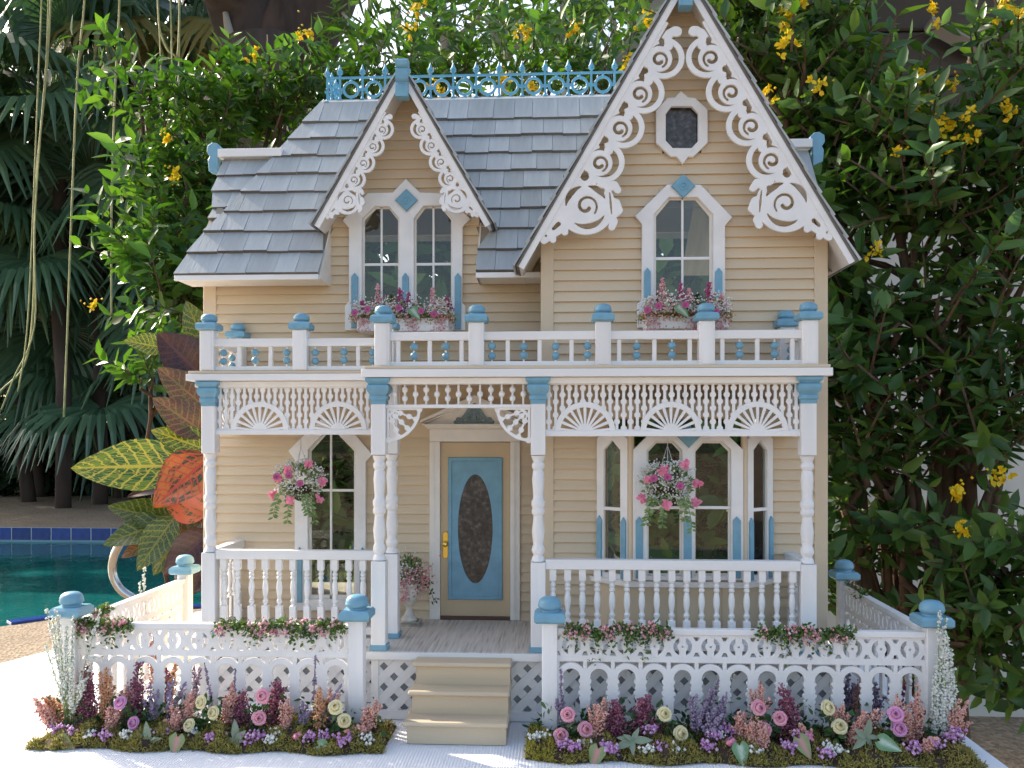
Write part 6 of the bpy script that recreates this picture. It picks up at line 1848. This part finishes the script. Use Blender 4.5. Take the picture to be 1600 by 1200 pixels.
shrub('flowering_shrub', 'leafy shrub with yellow blossoms rising above the roof cresting', GS, 720, 2.5,
      [(640, 140, 2.4, 80, 35, 0.15, 21), (750, 145, 2.4, 80, 35, 0.15, 21), (860, 140, 2.45, 80, 35, 0.15, 21), (960, 130, 2.4, 60, 35, 0.15, 16), (560, 145, 2.5, 55, 35, 0.15, 20), (650, 70, 2.5, 40, 40, 0.12, 8), (820, 70, 2.5, 50, 40, 0.12, 6), (950, 70, 2.5, 40, 30, 0.12, 5), (560, 185, 2.4, 60, 30, 0.15, 18)],
      'shrub_leaf', 0.057, 0.36,
      [(641, 42, 2.2, 0.7), (655, 14, 2.2, 0.6), (688, 134, 2.15, 0.8), (788, 128, 2.15, 0.5), (832, 134, 2.15, 0.8), (815, 52, 2.2, 0.7), (895, 42, 2.2, 0.5), (985, 96, 2.15, 0.6), (1010, 30, 2.2, 0.9)], 0.014)
shrub('leafy_shrub', 'dark leafy shrub pressed against the open back of the doll house', GS, 760, 2.1,
      [(x, y, 1.9, 75, 75, 0.12, 36) for x in (500, 620, 740, 860, 980, 1100, 1200) for y in (380, 500, 620, 740, 860)], 'shrub_leaf_dark', 0.07, 0.42, (), 0.02)
RB = [(1160, 60, 2.1, 80, 70, 0.2, 55), (1230, 150, 2.0, 80, 80, 0.2, 58), (1330, 90, 2.1, 50, 60, 0.2, 11), (1300, 230, 1.95, 90, 70, 0.2, 62), (1400, 260, 1.9, 80, 60, 0.2, 45), (1500, 220, 1.95, 70, 50, 0.2, 22), (1570, 110, 1.9, 40, 70, 0.15, 18), (1520, 320, 1.9, 90, 50, 0.2, 42), (1400, 340, 1.9, 80, 40, 0.2, 35), (1580, 250, 1.9, 50, 70, 0.15, 28),
      (1350, 500, 1.9, 55, 60, 0.14, 15), (1480, 500, 1.85, 80, 50, 0.14, 22), (1570, 420, 1.85, 60, 50, 0.14, 20), (1360, 600, 1.85, 55, 40, 0.14, 18), (1490, 600, 1.85, 60, 45, 0.14, 20), (1570, 640, 1.8, 50, 50, 0.14, 18), (1330, 700, 1.9, 42, 55, 0.14, 20), (1400, 740, 1.9, 50, 45, 0.14, 14), (1540, 710, 1.8, 60, 40, 0.14, 18), (1420, 840, 1.85, 50, 30, 0.12, 5),
      (1570, 890, 1.75, 55, 55, 0.14, 28), (1530, 980, 1.75, 60, 55, 0.14, 32), (1580, 1060, 1.75, 50, 50, 0.14, 25), (1330, 850, 2.0, 50, 50, 0.14, 15), (1340, 950, 2.0, 50, 60, 0.14, 18), (1300, 400, 1.95, 45, 50, 0.15, 18), (1300, 560, 2.0, 40, 60, 0.15, 20), (1600, 520, 1.85, 40, 50, 0.15, 12), (1240, 40, 2.1, 50, 50, 0.2, 22), (1320, 30, 2.0, 30, 40, 0.1, 6)]
shrub('flowering_shrub', 'tall dark leafy shrub with yellow blossoms in front of the stucco wall', GS, 1440, 2.0, RB, 'shrub_leaf_dark', 0.060, 0.40,
      [(1227, 72, 1.8, 0.8), (1282, 140, 1.8, 0.5), (1202, 150, 1.8, 0.4), (1440, 163, 1.75, 0.5), (1486, 193, 1.7, 1.0), (1520, 213, 1.7, 0.6), (1570, 13, 1.75, 0.7), (1460, 20, 1.8, 0.5), (1490, 127, 1.75, 0.5), (1570, 168, 1.7, 0.6), (1437, 120, 1.75, 0.3), (1594, 30, 1.7, 0.5), (1405, 239, 1.75, 0.2), (1462, 252, 1.75, 0.3),
       (1366, 388, 1.75, 0.35), (1560, 746, 1.65, 0.6), (1497, 772, 1.65, 0.6), (1504, 826, 1.65, 0.5), (1228, 30, 1.85, 0.6), (1245, 10, 1.85, 0.5)], 0.028, 'shrub', 0.15, 0.022)

# croton: big painted leaves beside the house
crt = thing('croton_plant', 'croton with large yellow-veined, red and maroon leaves beside the pool', 'plant', (PB(285, 676, 1.5).x, PB(285, 676, 1.5).y, 0))
m = MB(True); c0 = ORG[crt]
tops = [PB(300, 540, 1.5), PB(300, 720, 1.42), PB(280, 860, 1.42)]
for tp_ in tops: tubeW(m, bend(c0, tp_, 6, 0.02), 0.014, 0.007, 7)
m.build('stem', 'stem_brown', crt, smooth=True)
def cleaf(b, tip, wpx, D, mat, dn=(0, 0, 0), droop=0.12, D2=None):
    A, B = PB(b[0], b[1], D), PB(tip[0], tip[1], D2 or D - 0.03)
    d = B - A; L = d.length
    me = broad_leaf_mesh(L, wpx * D / F, False, 16, 8, droop, 0.10, 0.22)
    o = put('leaf', me, mat, crt, A, True)
    nrm = cam_dir(A) + Vector((0, 0, 0.25)) + Vector(dn)
    up = d.normalized().cross(nrm).cross(d.normalized()) * -1
    frame_rot(o, d + Vector((0, 0, L * droop * 0.5)), nrm)
for a in (((292, 728), (108, 734), 84, 1.36, 'croton_green', (0, 0, 0.1), 0.06), ((330, 712), (240, 792), 84, 1.33, 'croton_red', (-0.3, 0, 0.2), 0.02), ((325, 800), (250, 772), 60, 1.35, 'croton_orange', (0, 0, -0.3), 0.05),
          ((318, 590), (246, 520), 76, 1.46, 'croton_maroon', (0, 0, 0.3), 0.0), ((325, 640), (246, 574), 58, 1.42, 'croton_pink', (0.2, 0, 0.1), 0.04), ((325, 680), (238, 622), 58, 1.40, 'croton_pink', (0, 0, 0.2), 0.05),
          ((330, 706), (236, 672), 54, 1.39, 'croton_green', (0, 0, 0.4), 0.05), ((270, 818), (168, 790), 56, 1.40, 'croton_dark', (0, 0, 0.5), 0.1), ((268, 812), (160, 852), 52, 1.38, 'croton_dark', (0, 0, 0.4), 0.08),
          ((275, 805), (214, 892), 52, 1.36, 'croton_dark', (-0.3, 0, 0), 0.05), ((330, 830), (256, 900), 56, 1.36, 'croton_maroon', (0, 0, 0.1), 0.05), ((250, 835), (190, 872), 30, 1.41, 'croton_pink', (0, 0, 0.2), 0.05),
          ((262, 758), (198, 776), 26, 1.39, 'croton_maroon', (0, 0, 0.8), 0.1), ((260, 545), (194, 532), 40, 1.48, 'croton_green', (0, 0, 0.4), 0.05), ((330, 760), (262, 836), 60, 1.42, 'croton_pink', (0, 0, 0), 0.05), ((335, 850), (300, 930), 50, 1.42, 'croton_maroon', (0, 0, 0), 0.05), ((300, 800), (240, 900), 50, 1.45, 'croton_dark', (0, 0, 0), 0.05), ((330, 560), (290, 470), 50, 1.5, 'croton_dark', (0, 0, 0), 0.02), ((330, 600), (300, 680), 60, 1.48, 'croton_dark', (0, 0, 0), 0.02)):
    cleaf(*a)

# pool handrail
pts = [(332, 962), (326, 920), (305, 868), (275, 834), (238, 822), (202, 834), (181, 862), (176, 892), (186, 918), (208, 934), (240, 943), (276, 948), (310, 962)]
P3 = [PB(x, y, 4.25) for x, y in pts]
P3[0].z = 0.0; P3[-1].z = 0.0
def catmull(ps, k=5):
    out = []
    for i in range(len(ps) - 1):
        a, b_, c, d = ps[max(i - 1, 0)], ps[i], ps[i + 1], ps[min(i + 2, len(ps) - 1)]
        for j in range(k):
            t = j / k
            out.append(0.5 * ((2 * b_) + (c - a) * t + (2 * a - 5 * b_ + 4 * c - d) * t * t + (3 * b_ - a - 3 * c + d) * t ** 3))
    return out + [ps[-1]]
P3 = catmull(P3)
m = MB(True); m.tube(P3, 0.021, 12)
rail = m.build('pool_handrail', 'steel', smooth=True); tag(rail, 'curved stainless steel handrail at the pool edge', 'handrail')

# fan palms across the pool
def frond_mesh(c, axis, nrm, R_, n=34, span=4.6, seed=0):
    """fan blade: split, drooping segments radiating from c (relative coordinates)"""
    rg = random.Random(seed)
    axis = Vector(axis).normalized(); nrm = Vector(nrm); side = axis.cross(nrm).normalized(); nrm = side.cross(axis).normalized()
    v, f = [], []
    for i in range(n):
        a = -span / 2 + span * (i + 0.5) / n
        d = axis * math.cos(a) + side * math.sin(a)
        s_ = -axis * math.sin(a) + side * math.cos(a)
        L = R_ * (1 - 0.22 * (a / (span / 2)) ** 2) * rg.uniform(0.88, 1.08); w = R_ * span / n * 0.52
        b = len(v)
        for k, t in enumerate((0.06, 0.35, 0.6, 0.8, 1.0)):
            p_ = Vector(c) + d * L * t + nrm * 0.10 * R_ * math.sin(t * 2)
            p_.z -= (max(0, t - 0.5) ** 2) * L * rg.uniform(1.2, 2.0)
            ww = w * (0.12 if k == 0 else (0.62, 0.95, 0.62, 0.08)[k - 1]) * (0.9 if t < 0.6 else 0.7)
            v += [p_ - s_ * ww, p_ + nrm * ww * 0.5, p_ + s_ * ww]
        for k in range(4):
            q = b + 3 * k
            f += [(q, q + 1, q + 4, q + 3), (q + 1, q + 2, q + 5, q + 4)]
    return v, f
def fan_palm(label, px, py, D, nf, R_, seed, dry=0, lo=-35):
    rg = random.Random(seed)
    c = PB(px, py, D); base = Vector((c.x + rg.uniform(-.2, .2), c.y + 0.3, 0))
    t = thing('fan_palm', label, 'palm', base, 'fan palms across the pool')
    m = MB(True); tubeW(m, bend(base, c, 6, 0.06), 0.10, 0.08, 10); m.build('trunk', 'bark', t, smooth=True)
    for i in range(nf):
        az = 6.283 * i / nf * 1.618 * 2 + rg.uniform(-0.3, 0.3); el = R(lo + (75 - lo) * ((i + 0.5) / nf) + rg.uniform(-10, 10))
        d = Vector((math.cos(az) * math.cos(el), math.sin(az) * math.cos(el), math.sin(el)))
        pl = R_ * rg.uniform(0.75, 1.15)
        e = c + d * pl - Vector((0, 0, 0.15 * pl))
        ax = (d + Vector((0, 0, -0.45))).normalized(); nr = Vector((d.x * -0.4, d.y * -0.4 - 0.55, 1.0))
        v, f = frond_mesh(e - base, ax, nr, R_ * rg.uniform(0.85, 1.1), seed=seed * 50 + i)
        mm = MB(True); mm.tube([c - base, (c.lerp(e, 0.5) + Vector((0, 0, 0.06))) - base, e - base], [0.028, 0.02, 0.014], 5)
        me = mesh_np([tuple(x) for x in v] + mm.v, f + [tuple(k + len(v) for k in q) for q in mm.f])
        put('frond', me, 'palm_dry' if i < dry else 'palm_leaf', t, None)
fan_palm('tall fan palm with grey green fronds behind the hanging roots', 95, 190, 11.0, 17, 1.25, 1)
fan_palm('fan palm half hidden at the pool corner, its drooping fronds in shade', 5, 420, 12.0, 15, 1.3, 2)
fan_palm('fan palm with drooping tips between tall palm and leafy shrub', 150, 400, 11.6, 14, 1.1, 3)
fan_palm('low fan palm with broad dark fronds behind the croton', 215, 640, 12.6, 12, 1.15, 4, 0, -12)
fan_palm('low dark fan palm on the far pool deck', 40, 640, 13.0, 14, 1.1, 5, 0, -12)
fan_palm('fan palm with yellow dry fronds hanging beside the big tree', 290, 60, 12.2, 14, 1.2, 6, 6)
fan_palm('fan palm with fronds spreading above the tall palm', 180, 10, 12.8, 14, 1.3, 7, 2)
fan_palm('distant fan palm seen behind the roof cresting against the sky', 960, 130, 11.0, 12, 1.2, 8)
fan_palm('fan palm reaching in beside the pool deck', -90, 250, 11.5, 14, 1.3, 9)

# big tree with peeling trunk and its limb that carries the hanging roots
bc = PB(425, 180, 9.6); base = Vector((bc.x, bc.y, 0))
tr = thing('ficus_tree', 'massive dark trunk forking above the leafy shrub, pale scar on its side', 'tree', base)
m = MB(True)
def trunk(pts, rad, n=16):
    m.tube(pts, rad, n)
pA = [base, Vector((bc.x, bc.y, 2.0)), PB(425, 190, 9.6), PB(424, 130, 9.6), PB(422, 80, 9.6)]
trunk(pA, [0.75, 0.55, 0.46, 0.47, 0.55])
trunk([PB(432, 130, 9.6), PB(462, 60, 9.6), PB(500, -10, 9.5), PB(540, -100, 9.3)], [0.40, 0.42, 0.40, 0.34])
trunk([PB(415, 130, 9.6), PB(392, 60, 9.6), PB(368, -10, 9.5), PB(300, -110, 8.6), PB(150, -150, 7.4), PB(0, -150, 6.4), PB(-150, -140, 6.2)], [0.34, 0.36, 0.36, 0.30, 0.22, 0.16, 0.10])
tk = m.build('trunk', 'bark', tr, smooth=True)
me = tk.data
m = MB(True)
for pts, w in (([(352, 20), (358, 50), (366, 78), (372, 88)], [0.03, 0.05, 0.05, 0.02]),):
    m.tube([PB(x, y, 9.26) for x, y in pts], w, 8)
m.build('bark_scar', 'bark_pale', tr, smooth=True)
n = 3000      # unseen crown above the picture, added to shade the palms
cc = np.array([tuple(PB(x, y, D)) for x, y, D in ((100, -330, 8.5), (-250, -330, 8.0), (420, -420, 9.6), (-100, -420, 10.5), (250, -400, 10.5), (-350, -300, 10.5))])
pos = cc[rng.integers(0, len(cc), n)] + rdir(n) * np.array([1.9, 1.4, 0.8]) * (rng.uniform(0, 1, n) ** 0.4)[:, None] - np.array(base)
V, Fc = leaves(pos, rdir(n), rdir(n, 1.0), rng.uniform(0.14, 0.26, n), rng.uniform(0.07, 0.12, n)); put('crown', mesh_arr(V, Fc), 'shrub_leaf_dark', tr, None, True)
m = MB(True)
for c in cc: tubeW(m, bend(PB(300, -110, 8.6), Vector(c), 4, 0.1), 0.12, 0.05, 6)
m.build('limb', 'bark', tr, smooth=True)
# hanging aerial roots, each from the limb
RG = 'aerial roots hanging over the pool'
roots = []
for pts, D, r in (([(70, -150), (65, 0), (58, 170), (48, 420), (40, 540), (28, 612)], 6.6, 0.006), ([(82, -150), (79, 0), (72, 120), (56, 290), (52, 480), (38, 570), (2, 610), (-30, 650)], 6.7, 0.008), ([(76, -150), (74, 60), (64, 200), (54, 360), (54, 510), (22, 590), (2, 640)], 6.65, 0.006),
                  ([(136, -150), (132, 0), (121, 120), (112, 330), (106, 500), (100, 652)], 7.0, 0.0085), ([(190, -150), (187, 0), (180, 140), (175, 300), (174, 400), (174, 492)], 7.4, 0.009), ([(248, -140), (247, 20), (258, 70), (270, 84), (279, 70), (282, -140)], 8.0, 0.009), ([(262, -140), (268, 60), (268, 150), (258, 220)], 7.9, 0.008), ([(282, -140), (280, 90), (278, 130)], 8.0, 0.008), ([(240, -140), (252, 120), (249, 210)], 7.9, 0.007)):
    q = [PB(x, y, D) for x, y in pts]
    m = MB(True); m.tube(catmull(q), r, 5); o = m.build('aerial_root', 'root', org=q[0], smooth=True)
    roots.append((pts[1][0], o))
for i, (x, o) in enumerate(sorted(roots, key=lambda q: -q[0])):
    tag(o, 'thin yellowish aerial root hanging over the pool, ' + ORD[i] + ' counting from the massive trunk', 'root', RG)

# backdrop: dark hedge, pale slender trunks and light trees against the sky
def leaf_mass(name, label, cat, boxes, mat, ln, wd, kind=None, group=None, trunkpx=None):
    c0 = PB(*boxes[0][:3]); base = Vector((c0.x, c0.y, 0))
    t = thing(name, label, cat, base, group)
    pos = []
    for px, py, D, rx, ry, rd, n in boxes:
        c = np.array(tuple(PB(px, py, D))); u = rdir(n) * (rng.uniform(0, 1, n) ** 0.4)[:, None]
        pos.append(c + u * np.array([rx * D / F, rd, ry * D / F]))
    pos = np.concatenate(pos); n = len(pos)
    V, Fc = leaves(pos - np.array(base), rng.normal(size=(n, 3)) + np.array([0, -0.2, -0.3]), rdir(n, 0.6), rng.uniform(0.6, 1.2, n) * ln, rng.uniform(0.6, 1.2, n) * wd)
    o = put('foliage', mesh_arr(V, Fc), mat, t, None, True)
    m = MB(True)
    for bi, (px, py, D, rx, ry, rd, nn) in enumerate(boxes):
        c = PB(px, py, D)
        if cat == 'tree' and bi:
            tubeW(m, bend(c0 - Vector((0, 0, 0.2)), c, 4, 0.08), 0.035, 0.015, 6); continue
        tubeW(m, bend((c.x, c.y, 0), c + Vector((0, 0, ry * D / F * 0.7)), 5, 0.08), 0.06, 0.025, 7)
    m.build('trunk', 'bark_pale' if trunkpx else 'stem_brown', t, smooth=True)
    return t
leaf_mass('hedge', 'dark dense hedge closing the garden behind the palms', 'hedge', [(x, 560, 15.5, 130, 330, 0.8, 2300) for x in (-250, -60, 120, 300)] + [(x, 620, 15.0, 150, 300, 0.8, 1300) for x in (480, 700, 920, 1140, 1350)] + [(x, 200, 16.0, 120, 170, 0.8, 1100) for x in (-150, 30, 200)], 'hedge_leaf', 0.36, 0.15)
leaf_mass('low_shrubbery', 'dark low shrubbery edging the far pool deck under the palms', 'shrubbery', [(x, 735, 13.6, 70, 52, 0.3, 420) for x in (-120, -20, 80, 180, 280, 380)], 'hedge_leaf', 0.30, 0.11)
leaf_mass('added_shade_tree', 'unseen tree added outside the palms to shade the far pool deck', 'tree', [(px_, py_, 14.0, 190, 120, 1.2, 900) for px_, py_ in ((-460, 250), (-560, 330), (-330, 180), (-480, 120))], 'hedge_leaf', 0.34, 0.16)  # out of view, added to throw shade on the far deck
TG = 'light trees against the sky'
for i, (px, D) in enumerate(((700, 7.0), (880, 7.4), (790, 8.4), (575, 8.0), (985, 8.0))):
    lab = ['slender pale-trunked tree rising above the dormer gable', 'slender pale-trunked tree rising between dormer and big gable', 'feathery tree farther back above the roof cresting', 'feathery tree beside the massive dark trunk', 'feathery tree close behind the big gable'][i]
    leaf_mass('sky_tree', lab, 'tree', [(px, 60, D, 60, 60, 0.4, 90), (px - 40, 20, D, 50, 50, 0.3, 45), (px + 50, 10, D, 50, 50, 0.3, 45), (px, -80, D, 80, 50, 0.4, 90)], 'far_leaf', 0.24, 0.045, None, TG, True)

# neighbouring stucco house behind the shrubs
hw = PB(1500, 676, 3.0); yb = hw.y
nh = thing('stucco_house', 'pale stucco house wall with dark gable boarding behind the shrubs', 'house', (hw.x, yb, 0))
xl = PB(1130, 676, 3.0).x
m = MB(True); m.box(xl, 6.0, yb, yb + 0.2, 0, 2.06); m.build('wall', 'stucco', nh)
zr0 = PB(975, 104, 2.55); zr1 = PB(1046, 0, 2.55)
sl = (zr1.z - zr0.z) / (zr1.x - zr0.x)
x0 = xl - 0.25; z0 = zr0.z + sl * (x0 - zr0.x)
xr_ = x0 + 1.7
for i in range(16):      # boarding of the gable
    za = 2.06 + i * 0.16
    xa = max(xl, zr0.x + (za + 0.05 - zr0.z) / sl)
    if xa < xr_ + 3: 
        m = MB(True); m.box(xa, 6.0, yb - 0.015 + (i % 2) * 0.004, yb + 0.05, za, za + 0.155, 0.006); m.build('board', 'timber', nh)
def rz(x): return zr0.z + sl * (x - zr0.x)
m = MB(True)
v = [(zr0.x - 0.35, rz(zr0.x - 0.35)), (zr0.x + 2.2, rz(zr0.x + 2.2))]
m.prism([(v[0][0], v[0][1]), (v[1][0], v[1][1]), (v[1][0], v[1][1] + 0.10), (v[0][0], v[0][1] + 0.10)], yb - 0.46, yb + 3); rf_ = m.build('roof', 'timber', nh)
m = MB(True); m.prism([(v[0][0], v[0][1] - 0.03), (v[1][0], v[1][1] - 0.03), (v[1][0], v[1][1] + 0.075), (v[0][0], v[0][1] + 0.075)], yb - 0.49, yb - 0.462); m.build('fascia', 'fascia', rf_)
a, b_ = PB(1450, 36, 2.95), PB(1530, 78, 2.95)
m = MB(True); m.tube([a, b_], 0.03, 4); m.build('brace', 'fascia', nh)
